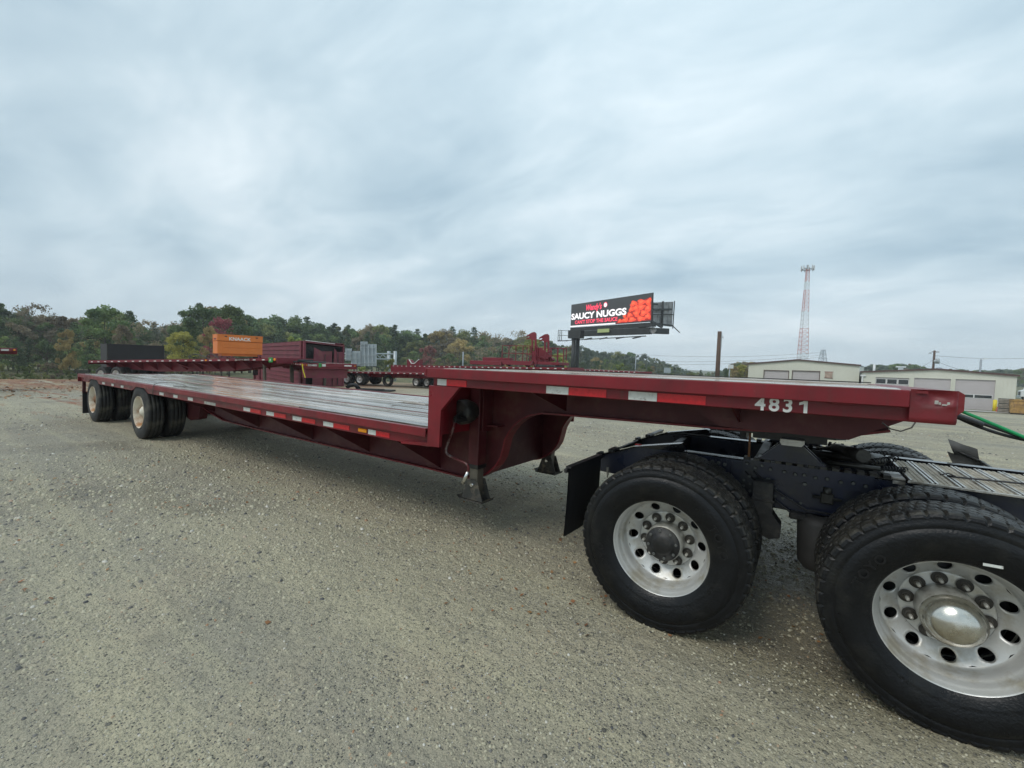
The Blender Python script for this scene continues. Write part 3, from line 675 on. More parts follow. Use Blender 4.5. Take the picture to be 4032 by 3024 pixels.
# neck inner wall behind the landing gear
part('neck_panel', MB().box(10.70, 10.712, .73, W_-.73, .52, 1.53), 'maroon_dirty_shaded', tr)
# deck boards
def board(x0, x1, y0, y1, z, t=.034):
    dz0, dz1 = R_.uniform(-.005, .002), R_.uniform(-.005, .002); mb = MB().box(x0, x1, y0, y1, z-t, z, .003)
    mb.v = [(a, b, c+(dz0 if b < (y0+y1)/2 else dz1)) for a, b, c in mb.v]
    o = part('deck_board', mb, 'wet_timber', tr); return o
rows = []; y = .118
while y + .135 < W_-.10:
    rows.append((y, y+.132)); y += .132+R_.choice((.009, .012, .016, .019))
steel = {4, 8, 12}
for i, (ya, yb) in enumerate(rows):
    if i in steel:
        part('deck_strip', MB().box(XR+.02, 10.58, yb-.028, yb+.001, ZL-.02, ZL-.0045), 'maroon_scuffed', tr); yb -= .036
    xs = XR+.02
    while xs < 10.5:
        xe = min(10.58, xs+R_.uniform(2.3, 4.4))
        if 10.58-xe < .8: xe = 10.58
        board(xs, xe-.006, ya, yb, ZL+R_.uniform(-.002, .002)); xs = xe+.002
    board(10.70, 13.66, ya, yb, ZU+.006+R_.uniform(-.002, .002))
part('deck_underlay', MB().box(XR+.02, 10.58, .052, W_-.052, ZL-.040, ZL-.036), 'maroon_dirty_shaded', tr)
part('rubber_strip', MB().box(10.75, 13.76, 2.28, 2.46, ZU+.010, ZU+.018), 'black_tarp', tr)
# front bolster with its dented corner
fb = MB(); nx_, nz2 = 14, 12
xa, xb_ = 13.745, 13.835
# corner casting: bent sheet facing the camera
vs = []
for i in range(nx_+1):
    for j in range(nz2+1):
        u, v = i/nx_, j/nz2; x = 13.677+u*.158; z = 1.420+v*.150
        rr = max(0, 1-math.hypot((u-.52)/.42, (v-.80)/.30)); dent = .040*rr**.7 if rr > 0 else 0
        fold = -.010*math.exp(-((v-.66-.12*math.sin(u*5))/.06)**2)*(1 if .2 < u < .95 else 0)
        rx = max(0, (u-.9)/.1); rz = max(0, (.10-v)/.10); vs.append((x, .012+dent+fold+.016*rx*rx+.012*rz*rz, z-.03*rr*(v > .7)*0))
fs = [(i*(nz2+1)+j, (i+1)*(nz2+1)+j, (i+1)*(nz2+1)+j+1, i*(nz2+1)+j+1) for i in range(nx_) for j in range(nz2)]
fb.add(vs, fs, True); part('bent_corner', fb, 'maroon_corner', tr, 'dented corner sheet with torn sticker')
part('front_bolster', MB().box(13.745, 13.833, .055, W_-.02, 1.422, 1.566, .012), 'maroon_scuffed', tr)
part('front_plate', MB().prism([(13.834, 1.566), (13.872, 1.566), (13.892, 1.552), (13.892, 1.475), (13.870, 1.452), (13.834, 1.445)], .20, W_-.20), 'maroon_scuffed', tr)
st = MB()
for a, b, c, d in ((13.757, 13.770, 1.508, 1.524), (13.7705, 13.778, 1.506, 1.517), (13.781, 13.797, 1.503, 1.509), (13.797, 13.806, 1.504, 1.519)): st.box(a, b, .008, .0105, c, d, .001)
part('torn_sticker', st, 'aluminium_dull', tr)
part('ground_wire', MB().tube([(13.62, .30, 1.385), (13.65, .28, 1.36), (13.69, .27, 1.352), (13.73, .27, 1.375), (13.75, .28, 1.42)], .0035, 6), 'wire', tr)
# coupler plate under the neck
part('coupler_plate', MB().prism([(12.84, 1.268), (13.50, 1.262), (13.74, 1.40), (12.60, 1.40)], .45, W_-.45), 'maroon_dirty_shaded', tr)
# tapes
for a, b, c in ((7.202, 7.384, 'w'), (7.39, 7.661, 'r'), (7.804, 7.985, 'w'), (7.99, 8.257, 'r'), (8.411, 8.596, 'w'), (8.60, 8.867, 'r'), (9.027, 9.207, 'w'), (9.213, 9.484, 'r'), (9.787, 9.902, 'w'), (9.905, 10.10, 'r'),
                (.70, .90, 'w'), (1.37, 1.528, 'w'), (2.0, 2.17, 'w'), (4.14, 4.334, 'w'), (4.773, 4.949, 'w'), (5.367, 5.558, 'w')):
    part('white_tape' if c == 'w' else 'red_tape', MB().box(a, b, .0515, .0548, .893, .940), 'tape_white' if c == 'w' else 'tape_red', tr)
for a, b, c in ((10.697, 10.801, 'w'), (10.803, 11.02, 'r'), (11.764, 11.939, 'w'), (11.941, 12.214, 'r'), (12.363, 12.540, 'w'), (12.543, 12.816, 'r')):
    part('white_tape' if c == 'w' else 'red_tape', MB().box(a, b, .0515, .0545, 1.4235, 1.476), 'tape_white' if c == 'w' else 'tape_red', tr)
part('marker_lamp', MB().box(9.640, 9.77, .040, .055, .900, .938, .006), 'amber', tr)
part('data_plate', MB().box(5.98, 6.36, .0505, .0545, .885, .925), 'aluminium_dull', tr)
for ch, x in (('4', 13.064), ('8', 13.1275), ('3', 13.189)):
    part('number_digit', xf(text_mesh(ch, .098, .0012, .0024), Matrix.Translation((x, .0535, 1.4215)) @ TXZ), 'lettering_white', tr)
part('number_digit', MB().prism([(13.282, 1.4215), (13.298, 1.4215), (13.298, 1.491), (13.288, 1.491), (13.278, 1.481), (13.262, 1.474), (13.262, 1.461), (13.282, 1.467)], .0522, .0545), 'lettering_white', tr)
# landing gear
for s in (0, 1):
    LZ = .03; F = (lambda y: y) if not s else (lambda y: W_-y)
    def bx(mb, a, b, c, d, e_, f_, bv=.004):
        y0, y1 = sorted((F(c), F(d))); return mb.box(a, b, y0, y1, e_, f_, bv)
    lg = part('landing_leg', bx(MB(), 10.672, 10.792, .52, .645, .645, 1.50, .006), 'maroon_dirty_shaded', tr)
    part('leg_collar', bx(MB(), 10.667, 10.797, .515, .65, .625, .665), 'chassis_black', lg)
    part('inner_leg', bx(MB(), 10.684, 10.780, .535, .630, .40, .64), 'leg_tube', lg)
    ft = MB()
    for yy in (.520, .640):
        y0, y1 = sorted((F(yy), F(yy+.008))); ft.prism([(10.605, .330), (10.859, .330), (10.790, .520), (10.674, .520)], y0, y1)
    ft.box(10.595, 10.869, *sorted((F(.49), F(.68))), .317, .329)
    q0, q1 = sorted((F(.49), F(.68))); ft.add([(10.595, q0, .329), (10.595, q1, .329), (10.572, q1, .352), (10.572, q0, .352), (10.869, q0, .329), (10.869, q1, .329), (10.892, q1, .352), (10.892, q0, .352)], [(0, 1, 2, 3), (4, 5, 6, 7)])
    part('foot', ft, 'pad_muddy', lg); part('foot_pin', MB().cyl((10.732, F(.505), .47), (10.732, F(.665), .47), .016, 10), 'bright_steel', lg)
    part('brace_plate', bx(MB(), 10.80, 10.815, .55, .70, .98, 1.42, .002), 'maroon_dirty_shaded', tr)
    part('brace_bar', bx(MB(), 10.815, 10.95, .60, .715, 1.03, 1.045, .002), 'maroon_dirty_shaded', tr)
gb = MB().lathe([(.34, .0), (.34, .10), (.36, .115), (.44, .115), (.52, .09)], 24, c=(10.70, 0, 1.17)); part('gearbox', gb, 'chassis_black', tr)
part('crank_bracket', MB().box(10.760, 10.79, .19, .36, 1.095, 1.135, .004).bar((10.78, .20, 1.13), (10.72, .34, 1.165), .03), 'chassis_black', tr)
part('crank_handle', MB().tube([(10.775, .2, 1.12), (10.765, .2, 1.06), (10.735, .2, .98), (10.70, .2, .90), (10.684, .2, .85), (10.688, .2, .82), (10.71, .2, .80), (10.80, .2, .78), (10.90, .2, .762), (10.935, .2, .75), (10.95, .2, .73), (10.945, .2, .69), (10.912, .2, .62)], .0115, 8), 'crank_metal', tr)
part('crank_grip', MB().tube([(10.945, .2, .69), (10.888, .2, .58)], .016, 10), 'bright_steel', tr)
# trailer running gear
STY = simple_tyre(); RUSTRIM = MB()
RUSTRIM.lathe([(.045, .284), (.012, .2935), (0, .298), (-.002, .296), (.004, .290), (.022, .284), (.045, .270), (.12, .262), (.165, .250), (.165, .18)], 64)
disc_with_holes(RUSTRIM, .15, .205, .150, .165, 5, .022, .178, N=24); RUSTRIM.lathe([(.150, .15), (.148, .11)], 48); RUSTRIM = RUSTRIM.mesh('rim')
STHUB = MB().lathe([(.150, .112), (.10, .11), (.06, .10), (.055, .07), (.035, .065), (.03, 0)], 32).mesh('hub')
def trailer_wheel(parent, x, y, z, face, rim='rusty_rim', hub='rust'):
    w = bpy.data.objects.new('wheel', None); COL.objects.link(w); w.parent = parent; w.location = (x, y, z); w.empty_display_size = .1
    if face > 0: w.rotation_euler = (0, 0, math.pi)
    for nm_, me, m, dy in (('tyre', STY, 'rubber_trailer', 0), ('tyre', STY, 'rubber_trailer', .33), ('rim', RUSTRIM, rim, .004), ('hub', STHUB, hub, 0), ('brake_drum', DRUM, 'chassis_black', 0)):
        o = link(nm_, me, None, w)
        if not me.materials: me.materials.append(MATS[m])
        if me.materials[0] != MATS[m]: o.material_slots[0].link = 'OBJECT'; o.material_slots[0].material = MATS[m]
        o.location = (0, dy, 0)
    return w
for xa_ in (0.0, 3.12):
    trailer_wheel(tr, xa_, .030, .50, -1, hub='rust' if xa_ == 0 else 'rusty_rim'); trailer_wheel(tr, xa_, W_-.030, .50, 1)
    part('axle', MB().cyl((xa_, .3, .5), (xa_, W_-.3, .5), .065, 16), 'chassis_black', tr)
    for yy in (.72, W_-.72):
        part('hanger', MB().prism([(xa_+.30, .745), (xa_+1.10, .745), (xa_+.95, .42), (xa_+.62, .36), (xa_+.40, .40)], yy-.07, yy+.07), 'maroon_dirty_shaded', tr)
        part('leaf_spring', MB().box(xa_-.5, xa_+.6, yy-.04, yy+.04, .58, .64), 'chassis_black', tr)
        part('air_bag', MB().lathe([(.40, .08), (.42, .11), (.5, .125), (.58, .11), (.60, .125), (.68, .12), (.72, .08)], 20, axis='z', c=(xa_-.45, yy, .02)), 'rubber_trailer', tr)
for s in (0, 1):
    yy = (.05, .62) if not s else (W_-.62, W_-.05)
    part('mud_flap', MB().box(-.955, -.945, *yy, .10, .60, .002), 'flap_black', tr)
    part('flap_bracket', MB().box(-.97, -.93, yy[0], yy[0]+.06, .58, .90).box(-.97, -.93, *yy, .58, .62), 'maroon_dirty_shaded', tr)
part('strap_loop', MB().tube([(4.05, -.012, .90), (4.06, -.016, 1.00), (4.10, -.005, 1.075), (4.22, .06, 1.115), (4.42, .18, 1.11), (4.60, .26, 1.085), (4.68, .27, 1.055)], .005, 6).tube([(4.30, .20, 1.055), (4.70, .24, 1.056)], .007, 6), 'wire', tr)

# ------------------------------------------------------------------ tractor chassis
tk = thing('truck_chassis', 'dark truck chassis with fifth wheel and alloy wheels under the nearest trailer neck', 'truck', (12.58, 1.28, 0))
TK = Vector((12.58, 1.28, 0))
def tp(name, mb, m, label=None, parent=None):
    if isinstance(mb, MB):
        off = TK if parent is None else TK; mb.v = [(a-off.x, b-off.y, c-off.z) for a, b, c in mb.v]
    return part(name, mb, m, parent or tk, label)
YW = .10; X1, X2 = 12.584, 13.904; WT = 2.49
for x, cap in ((X1, 'black'), (X2, 'dome')):
    dual_wheel(tk, x-TK.x, YW-TK.y, .505, -1, cap); dual_wheel(tk, x-TK.x, WT-TK.y, .505, 1, cap, False)
    tp('axle', MB().cyl((x, .5, .5), (x, 2.1, .5), .075, 16).lathe([(-.26, .09), (-.2, .17), (0, .22), (.2, .17), (.26, .09)], 24, axis='y', c=(x, 1.29, .5)), 'greasy_steel')
# white size label on the front tyre, raised maker's lettering on the rear one
tl = MB().box(0, .06, -.0015, 0, 0, .012); a = rad(78)
tlm = tl.mesh('tyre_label'); o = part('tyre_label', tlm, 'tape_white', tk); o.location = (X2-TK.x+.318*math.cos(rad(80)), YW-TK.y-.0215, .505+.318*math.sin(rad(80))); o.rotation_euler = (0, rad(-2), 0)
def arc_text(s, size, r, a_mid, x, z, y, m, name):
    me = text_mesh(s, size, .0015, .001, space=1.25, align='CENTER')
    for v in me.vertices:
        u, h, e_ = v.co; rr = r+h; a = a_mid-u/r; v.co = (x+rr*math.cos(a)-TK.x, y-e_-TK.y, z+rr*math.sin(a))
    me.update(); part(name, me, m, tk)
arc_text('TOYO', .058, .355, rad(22), X1, .5, YW-.0275, 'rubber_mark', 'tyre_lettering')
arc_text('TOYO', .058, .355, rad(202), X1, .5, YW-.0275, 'rubber_mark', 'tyre_lettering')
arc_text('TOYO', .058, .355, rad(150), X2, .5, YW-.0275, 'rubber_mark', 'tyre_lettering')
YF, YG = .80, 1.79
for yy in (YF, YG):
    sgn = -1 if yy == YF else 1
    web = [(11.868, .748), (12.03, .742), (12.20, .715), (15.6, .715), (15.6, 1.0), (12.34, 1.0), (12.20, .993), (11.868, .875)]
    fr = tp('frame_rail', MB().prism(web, yy-.005, yy+.005), 'navy')
    fl = MB(); tp_ = [(11.862, .880), (12.20, .999), (12.34, 1.006), (15.6, 1.006)]
    for (x0, z0), (x1, z1) in zip(tp_[:-1], tp_[1:]):
        y0, y1 = (yy-.006, yy+.075) if sgn < 0 else (yy-.075, yy+.006)
        fl.add([(x0, y0, z0), (x1, y0, z1), (x1, y1, z1), (x0, y1, z0), (x0, y0, z0-.009), (x1, y0, z1-.009), (x1, y1, z1-.009), (x0, y1, z0-.009)], [(0, 1, 2, 3), (7, 6, 5, 4), (0, 4, 5, 1), (2, 6, 7, 3), (1, 5, 6, 2), (3, 7, 4, 0)])
    fl.box(12.2, 15.6, yy-.006 if sgn < 0 else yy-.075, yy+.075 if sgn < 0 else yy+.006, .706, .715)
    tp('rail_flange', fl, 'wet_black')
    # pick-up ramps
    y0, y1 = yy-.035, yy+.045
    rp = MB().prism([(11.90, .888), (12.18, .996), (12.54, 1.068), (12.565, 1.060), (12.57, 1.008), (12.22, 1.003), (11.90, .880)], y0, y1)
    tp('pickup_ramp', rp, 'wet_black')
    tp('ramp_roller', MB().box(11.98, 12.03, y0-.03, y1+.03, .925, .955, .006).box(11.87, 11.90, y0-.01, y1+.01, .885, .905, .004), 'chassis_black')
tp('red_tag', MB().box(12.19, 12.235, .765, .800, 1.010, 1.019, .002), 'tape_red')
for x0_, x1_, z0_, z1_ in ((11.88, 11.93, .76, .87), (12.35, 12.40, .74, .98), (13.15, 13.25, .72, .98), (14.5, 14.56, .72, .98)): tp('cross_member', MB().box(x0_, x1_, .81, 1.78, z0_, z1_), 'chassis_black')
# fifth-wheel mount: angle irons, slide rails with notches, pedestals, top plate
for yy, sg in ((YF, -1), (YG, 1)):
    y0 = yy+sg*.012
    an = MB().box(12.955, 13.66, min(y0, y0+sg*.010), max(y0, y0+sg*.010), .905, 1.012)
    tp('angle_iron', an, 'navy')
    y1 = yy+sg*.018
    lip = MB(); x = 12.955
    while x < 13.70:
        lip.box(x, x+.038, min(y1, yy-sg*.06), max(y1, yy-sg*.06), 1.010, 1.030, .002); x += .062
    lip.box(12.955, 13.80, min(y1, yy-sg*.06), max(y1, yy-sg*.06), 1.0065, 1.0115)
    tp('slide_rail', lip, 'greasy_steel')
    pd = MB().prism([(13.045, 1.030), (13.415, 1.030), (13.29, 1.150), (13.265, 1.172), (13.19, 1.172), (13.165, 1.150)], min(yy, yy+sg*.02), max(yy, yy+sg*.02))
    pd.prism([(13.045, 1.030), (13.415, 1.030), (13.29, 1.150), (13.165, 1.150)], min(yy-sg*.12, yy-sg*.105), max(yy-sg*.12, yy-sg*.105))
    pd.box(13.04, 13.42, min(yy, yy-sg*.12), max(yy, yy-sg*.12), 1.028, 1.036)
    tp('pedestal', pd, 'navy')
    tp('pivot_bracket', MB().prism([(13.175, 1.145), (13.285, 1.145), (13.30, 1.165), (13.30, 1.185), (13.165, 1.185), (13.165, 1.165)], min(yy+sg*.004, yy+sg*.045), max(yy+sg*.004, yy+sg*.045)), 'aluminium_dull')
pl = [(12.86, .765), (13.46, .765), (13.515, .82), (13.515, 1.77), (13.46, 1.825), (13.05, 1.825), (12.815, 1.70), (12.815, 1.40), (13.1, 1.34), (13.1, 1.25), (12.815, 1.19), (12.815, .81)]
fw = MB().prism(pl, 1.205, 1.250, 'z'); fw.v = [(x, y, z-(x-13.2)*(-.02)) for x, y, z in fw.v]
tp('fifth_wheel_plate', fw, 'chassis_black')
tp('plate_rib', MB().box(13.0, 13.42, .82, 1.77, 1.165, 1.206).box(12.90, 12.94, 1.0, 1.6, 1.12, 1.206), 'chassis_black')
tp('release_rod', MB().tube([(12.985, .80, 1.23), (12.985, .80, 1.03)], .008, 6), 'rust')
tp('grease_wire', MB().tube([(13.34, .74, 1.165), (13.38, .74, 1.158), (13.43, .745, 1.172), (13.46, .75, 1.20)], .003, 5), 'wire')
# clutter between the rails: slide cylinder, pins, air coils
tp('slide_cylinder', MB().cyl((13.36, 1.295, 1.03), (13.62, 1.10, 1.06), .028, 14).cyl((13.60, 1.02, 1.075), (13.72, 1.20, 1.05), .045, 16), 'greasy_steel')
tp('slide_pipe', MB().cyl((13.62, .98, 1.10), (13.50, 1.30, 1.08), .042, 18).cyl((13.40, .95, 1.035), (13.70, .92, 1.04), .015, 8).cyl((13.40, 1.5, 1.05), (13.75, 1.35, 1.05), .015, 8), 'greasy_steel')
tp('cross_plate', MB().box(13.42, 13.50, .85, 1.75, 1.008, 1.022, .003).box(13.02, 13.08, .85, 1.75, 1.008, 1.03, .003).box(13.66, 13.70, .85, 1.75, 1.0075, 1.03, .003), 'chassis_black')
for k_ in range(5): tp('pin', MB().lathe([(1.03, .016), (1.075, .016), (1.078, .010), (1.09, .010)], 8, axis='z', c=(13.32+.075*k_, 1.66-.03*k_, 0)), 'chassis_black')
def coil(p0, p1, r, turns, wr):
    p0 = Vector(p0); p1 = Vector(p1); d = (p1-p0); u = d.normalized().cross(Vector((0, 0, 1))).normalized(); w = d.normalized().cross(u)
    return MB().tube([p0+d*(i/(turns*10))+(u*math.cos(2*math.pi*i/10)+w*math.sin(2*math.pi*i/10))*r for i in range(turns*10+1)], wr, 5)
tp('coiled_air_line', coil((13.66, 1.02, 1.06), (13.80, 1.12, 1.09), .018, 9, .004), 'black_hose')
tp('coiled_air_line', coil((13.70, .93, 1.045), (13.83, .98, 1.045), .015, 9, .004), 'black_hose')
tp('coiled_air_line', coil((13.60, 1.30, 1.06), (13.78, 1.36, 1.08), .018, 10, .004), 'black_hose')
tp('bright_gusset', MB().prism([(13.70, 1.008), (13.80, 1.008), (13.80, 1.02), (13.70, 1.02)], .80, 1.0).box(13.745, 13.80, .785, .80, .985, 1.018), 'checker_alloy')
# bolts on the frame side
bp_ = [(12.98, .985), (13.03, .965), (13.07, .985), (13.12, .968), (13.20, .965), (13.26, .958), (13.31, .962), (13.37, .955), (13.43, .958), (13.50, .95), (13.56, .955), (13.62, .948),
       (13.00, .90), (12.965, .865), (13.005, .845), (12.965, .825), (13.005, .795), (13.11, .90), (13.11, .855), (13.155, .84), (13.11, .80), (13.155, .79), (13.20, .785), (13.25, .778), (13.30, .772), (13.315, .905),
       (12.76, .965), (12.80, .96), (12.84, .955)]
for x, z in bp_:
    b_ = tp('bolt', MB().lathe([(0, .0135), (-.004, .0135), (-.004, .0095), (-.014, .009), (-.014, 0)], 8, smooth=False, c=(x, YF-.018 if z > .88 else YF-.0065, z)), 'bolt_metal')
tp('side_plate', MB().box(12.95, 13.35, YF-.0125, YF-.0065, .735, .905).box(13.44, 13.55, YF-.02, YF-.006, .90, .93), 'navy')
# suspension hanger between the axles
hb = MB().prism([(13.035, .90), (13.145, .90), (13.15, .70), (13.20, .63), (13.20, .55), (13.14, .53), (13.035, .565), (13.03, .70)], .66, .775)
hb.box(13.025, 13.16, .655, .785, .77, .785, .004).prism([(13.06, .88), (13.12, .88), (13.13, .80), (13.12, .74), (13.06, .74), (13.05, .80)], .775, .793)
tp('spring_hanger', hb, 'chassis_black')
tp('torque_arm', MB().tube([(13.08, .75, .60), (12.62, .75, .42)], .035, 10).tube([(13.05, 1.85, .60), (12.62, 1.85, .42)], .04, 10), 'chassis_black')
for x in (12.94, 13.40):
    for yy in (.86, 1.72): tp('air_bag', MB().lathe([(.36, .07), (.40, .10), (.46, .105), (.66, .115), (.70, .10), (.713, .04)], 28, axis='z', c=(x, yy-.06, 0)), 'air_bag')
tp('bracket_arm', MB().box(13.24, 13.34, .73, .86, .67, .712, .01).box(13.30, 13.33, .75, .79, .55, .68), 'chassis_black')

for q0_, q1_, rr_ in (((12.97, .78, .93), (13.40, .775, .69), .007), ((13.02, .775, .94), (13.50, .77, .74), .006), ((12.75, .78, .90), (13.06, .775, .70), .007), ((13.30, .77, .70), (13.62, .60, .60), .008)):
    a_, b_ = Vector(q0_), Vector(q1_); tp('air_line', MB().tube([a_, a_.lerp(b_, .3)-Vector((0, .01, .05)), a_.lerp(b_, .65)-Vector((0, .012, .07)), b_], rr_, 6), 'black_hose')
tp('air_valve', MB().box(13.40, 13.47, .755, .79, .80, .87, .008).lathe([(.87, .022), (.905, .022), (.905, 0)], 10, axis='z', c=(13.435, .772, 0)).cyl((13.36, .772, .835), (13.51, .772, .835), .010, 8), 'greasy_steel')
for k_ in range(5): tp('frame_gusset', MB().box(12.74+.035*k_, 12.745+.035*k_, .785, .7945, .80, .985), 'navy')
# mud flaps at the tail, flap pole, bolts
for ya, yb2 in ((.10, .66), (1.92, 2.48)):
    fm = MB(); n = 10
    vs = []
    for i in range(n+1):
        for j in range(7):
            u = i/n; v = j/6; vs.append((11.945+.012*math.sin(u*3.2)*(1-v)-.02*(1-v)**2, ya+(yb2-ya)*u, .415+v*(.495+.0*u)))
    fs = [(i*7+j, (i+1)*7+j, (i+1)*7+j+1, i*7+j+1) for i in range(n) for j in range(6)]
    vs2 = [(a+.009, b, c) for a, b, c in vs]; fm.add(vs, fs, True); fm.add(vs2, fs, True)
    fm.box(11.925, 11.965, ya, yb2, .905, .918)
    mf = tp('mud_flap', fm, 'flap_black')
    for q in (.08, .22, .36, .50): tp('flap_bolt', MB().lathe([(0, .008), (-.005, .006), (-.005, 0)], 8, c=(0, 0, 0)), 'bright_steel').location = (11.96-TK.x, ya+q-TK.y, .885)
tp('flap_pole', MB().box(11.90, 11.925, .12, 2.46, .862, .892, .004), 'chassis_black')
tp('tail_bracket', MB().prism([(11.885, .86), (11.95, .86), (11.945, .80), (11.93, .76), (11.925, .725), (11.915, .725), (11.91, .78), (11.885, .80)], .60, .62).lathe([(.715, .004), (.75, .010), (.80, .010)], 8, axis='z', c=(11.985, .74, 0)), 'aluminium_dull')
# far-side quarter fender ahead of the front axle
qf = MB()
def bent(p0, p1, p2, p3, sag, th=.006, n=8):
    p0, p1, p2, p3 = map(Vector, (p0, p1, p2, p3)); nv = (p1-p0).cross(p3-p0).normalized(); vs = []
    for s_ in (0, th):
        for i in range(n+1):
            for j in range(n+1):
                u, v = i/n, j/n; q = p0.lerp(p1, u).lerp(p3.lerp(p2, u), v)+nv*(sag*math.sin(math.pi*v)*math.cos(u*1.2)+s_+.006*math.sin(u*9+v*4)); vs.append(q)
    m1 = (n+1)**2; f = []
    for o_ in (0, m1): f += [(o_+i*(n+1)+j, o_+(i+1)*(n+1)+j, o_+(i+1)*(n+1)+j+1, o_+i*(n+1)+j+1) for i in range(n) for j in range(n)]
    return vs, f
vs, f = bent((14.285, 2.38, 1.115), (14.455, 2.36, 1.055), (14.485, 2.40, .945), (14.33, 2.40, 1.00), -.02); qf.add(vs, f, True)
vs, f = bent((14.29, 2.40, 1.01), (14.49, 2.38, .955), (14.56, 2.36, .80), (14.37, 2.38, .83), .03); qf.add(vs, f, True)
tp('rear_fender', qf, 'flap_grey'); tp('fender_arm', MB().tube([(14.32, 2.385, 1.035), (14.40, 2.375, .998), (14.485, 2.365, .958)], .010, 8).tube([(14.485, 2.365, .958), (14.50, 1.80, .92)], .012, 8), 'chassis_black')
# walkway planks
x = 13.812; k_ = 0
while x < 15.5:
    pk = MB(); pk.box(x, x+.012, .735, 1.475, 1.012, 1.030, .001).box(x+.090, x+.102, .735, 1.475, 1.012, 1.030, .001); pk.box(x+.012, x+.090, .737, 1.473, 1.012, 1.019)
    g_ = tp('walkway_plank', pk, 'checker_alloy')
    te = MB()
    for yy in np.arange(.75, 1.46, .018):
        for xx in (.024, .046, .068): te.box(x+xx-.008, x+xx+.008, yy, yy+.008, 1.0192, 1.027)
    te.v = [(a-TK.x, b-TK.y, c) for a, b, c in te.v]
    part('gripping_teeth', te, 'checker_teeth', g_, kind='stuff'); x += .110; k_ += 1
tp('walkway_edge', MB().box(13.80, 15.5, .722, .733, 1.0125, 1.026, .002), 'checker_alloy')
tp('walkway_strap', MB().tube([(14.02, 1.02, 1.034), (14.06, 1.00, 1.036), (14.5, 1.02, 1.05), (15.2, 1.1, 1.06)], .006, 6).tube([(13.99, 1.02, 1.034), (14.03, 1.05, 1.045), (14.05, 1.0, 1.04)], .004, 6), 'black_hose')
tp('saddle_tank', MB().box(14.62, 15.6, .25, .73, .45, .93, .05), 'navy')
# air hoses and cable from the trailer nose
def sag(p0, p1, s_, n=16): p0 = Vector(p0); p1 = Vector(p1); return [p0.lerp(p1, i/n)-Vector((0, 0, s_*4*(i/n)*(1-i/n))) for i in range(n+1)]
solo('air_hose', MB().tube(sag((13.90, .30, 1.47), (14.60, .34, 1.10), -.012), .0078, 10), 'green_hose', 'green air hose running from the nose of the maroon trailer', 'hose')
solo('air_hose', MB().tube(sag((13.87, .34, 1.452), (14.12, .40, 1.352), .012)+sag((14.14, .41, 1.348), (14.6, .46, 1.30), .03), .0075, 8), 'black_hose', 'black air hose hanging in a loop under the green hose', 'hose')
solo('power_cable', MB().tube(sag((13.87, .36, 1.462), (14.30, .40, 1.30), .004)+[Vector((14.6, .42, 1.16))], .008, 8).tube(sag((13.86, .34, 1.455), (13.99, .36, 1.405), .0), [.0125+(.0012 if i % 2 else 0) for i in range(17)], 8), 'black_hose', 'thick black cable with ribbed sleeve behind the green hose', 'cable')

# ------------------------------------------------------------------ background trailers and containers
def flatbed(name, label, cat, p0, p1, top0, top1, L_, wheels, tapes=True, width=2.55, legs=None, rim='white_rim', beam=.45, deckm='maroon_far'):
    """p0/p1 world xy of the near deck edge ends; x runs along the near edge, y away from the viewer"""
    a = Vector((p0[0], p0[1], top0)); b = Vector((p1[0], p1[1], top1)); d = b-a; yaw = math.atan2(d.y, d.x)
    t = thing(name, label, cat, (a.x, a.y, gz(a.x, a.y)), yaw, 'maroon trailers parked across the yard')
    pit = math.atan2(d.z, math.hypot(d.x, d.y)); t.rotation_euler = (0, -pit, yaw); L_ = d.length; h = top0-gz(a.x, a.y)
    part('side_rail', MB().box(0, L_, 0, .06, h-.14, h).box(0, L_, width-.06, width, h-.14, h), 'maroon_far', t)
    x = 0; k = 0
    for i in range(6):
        y0 = .06+(width-.12)*i/6; part('deck_board', MB().box(.02, L_-.02, y0+.006, y0+(width-.12)/6-.006, h-.04, h-.004), 'wet_timber', t)
    for yb in (.75, width-.75): part('main_beam', MB().prism([(.3, h-.14), (L_-.3, h-.14), (L_-.4, h-.3), (L_*.7, h-.14-beam), (L_*.35, h-.14-beam), (.4, h-.42)], yb-.04, yb+.04), 'maroon_far', t)
    n = int(L_/1.2)
    for i in range(1, n): part('gusset', MB().prism([(.06, h-.14), (.71, h-.14-beam*.85), (.71, h-.14)], L_*i/n, L_*i/n+.03, 'x'), 'maroon_far', t)
    part('end_sill', MB().box(-.02, 0, 0, width, h-.22, h), 'maroon_far', t); part('front_sill', MB().box(L_, L_+.03, 0, width, h-.28, h), 'maroon_far', t)
    if tapes:
        x = .25
        while x < L_-.4: part('white_tape', MB().box(x, x+.17, -.012, -.001, h-.115, h-.06), 'tape_white', t); x += .61
    for wx in wheels:
        hw = min(.5, h-.45)
        trailer_wheel(t, wx, .04, .5, -1, rim, 'white_rim'); trailer_wheel(t, wx, width-.04, .5, 1, rim, 'white_rim')
    if legs:
        for yy in (.35, width-.45): part('landing_leg', MB().box(legs, legs+.11, yy, yy+.11, .12, h-.2).box(legs-.08, legs+.19, yy-.05, yy+.16, .0, .04), 'leg_tube', t)
    return t, L_, h
def xy(px, py, D): q = P3(px, py, D); return (q.x, q.y), q.z
(a0, za), (a1, zb) = xy(350, 1419, 26), xy(1092, 1409, 21.5)
tA, LA, hA = flatbed('flatbed_trailer', 'maroon flatbed trailer carrying a black crate and an orange job box behind the main trailer', 'trailer', a0, a1, za, zb, 0, (1.0, 2.35), legs=13.3, beam=.55)
part('amber_lamp', MB().box(LA-4.9, LA-4.78, -.02, -.012, hA-.12, hA-.04), 'amber', tA)
part('company_lettering', xf(text_mesh('GUY M. TURNER', .105, .002, .002), Matrix.Translation((LA-2.55, -.014, hA-.105)) @ TXZ), 'lettering_white', tA)
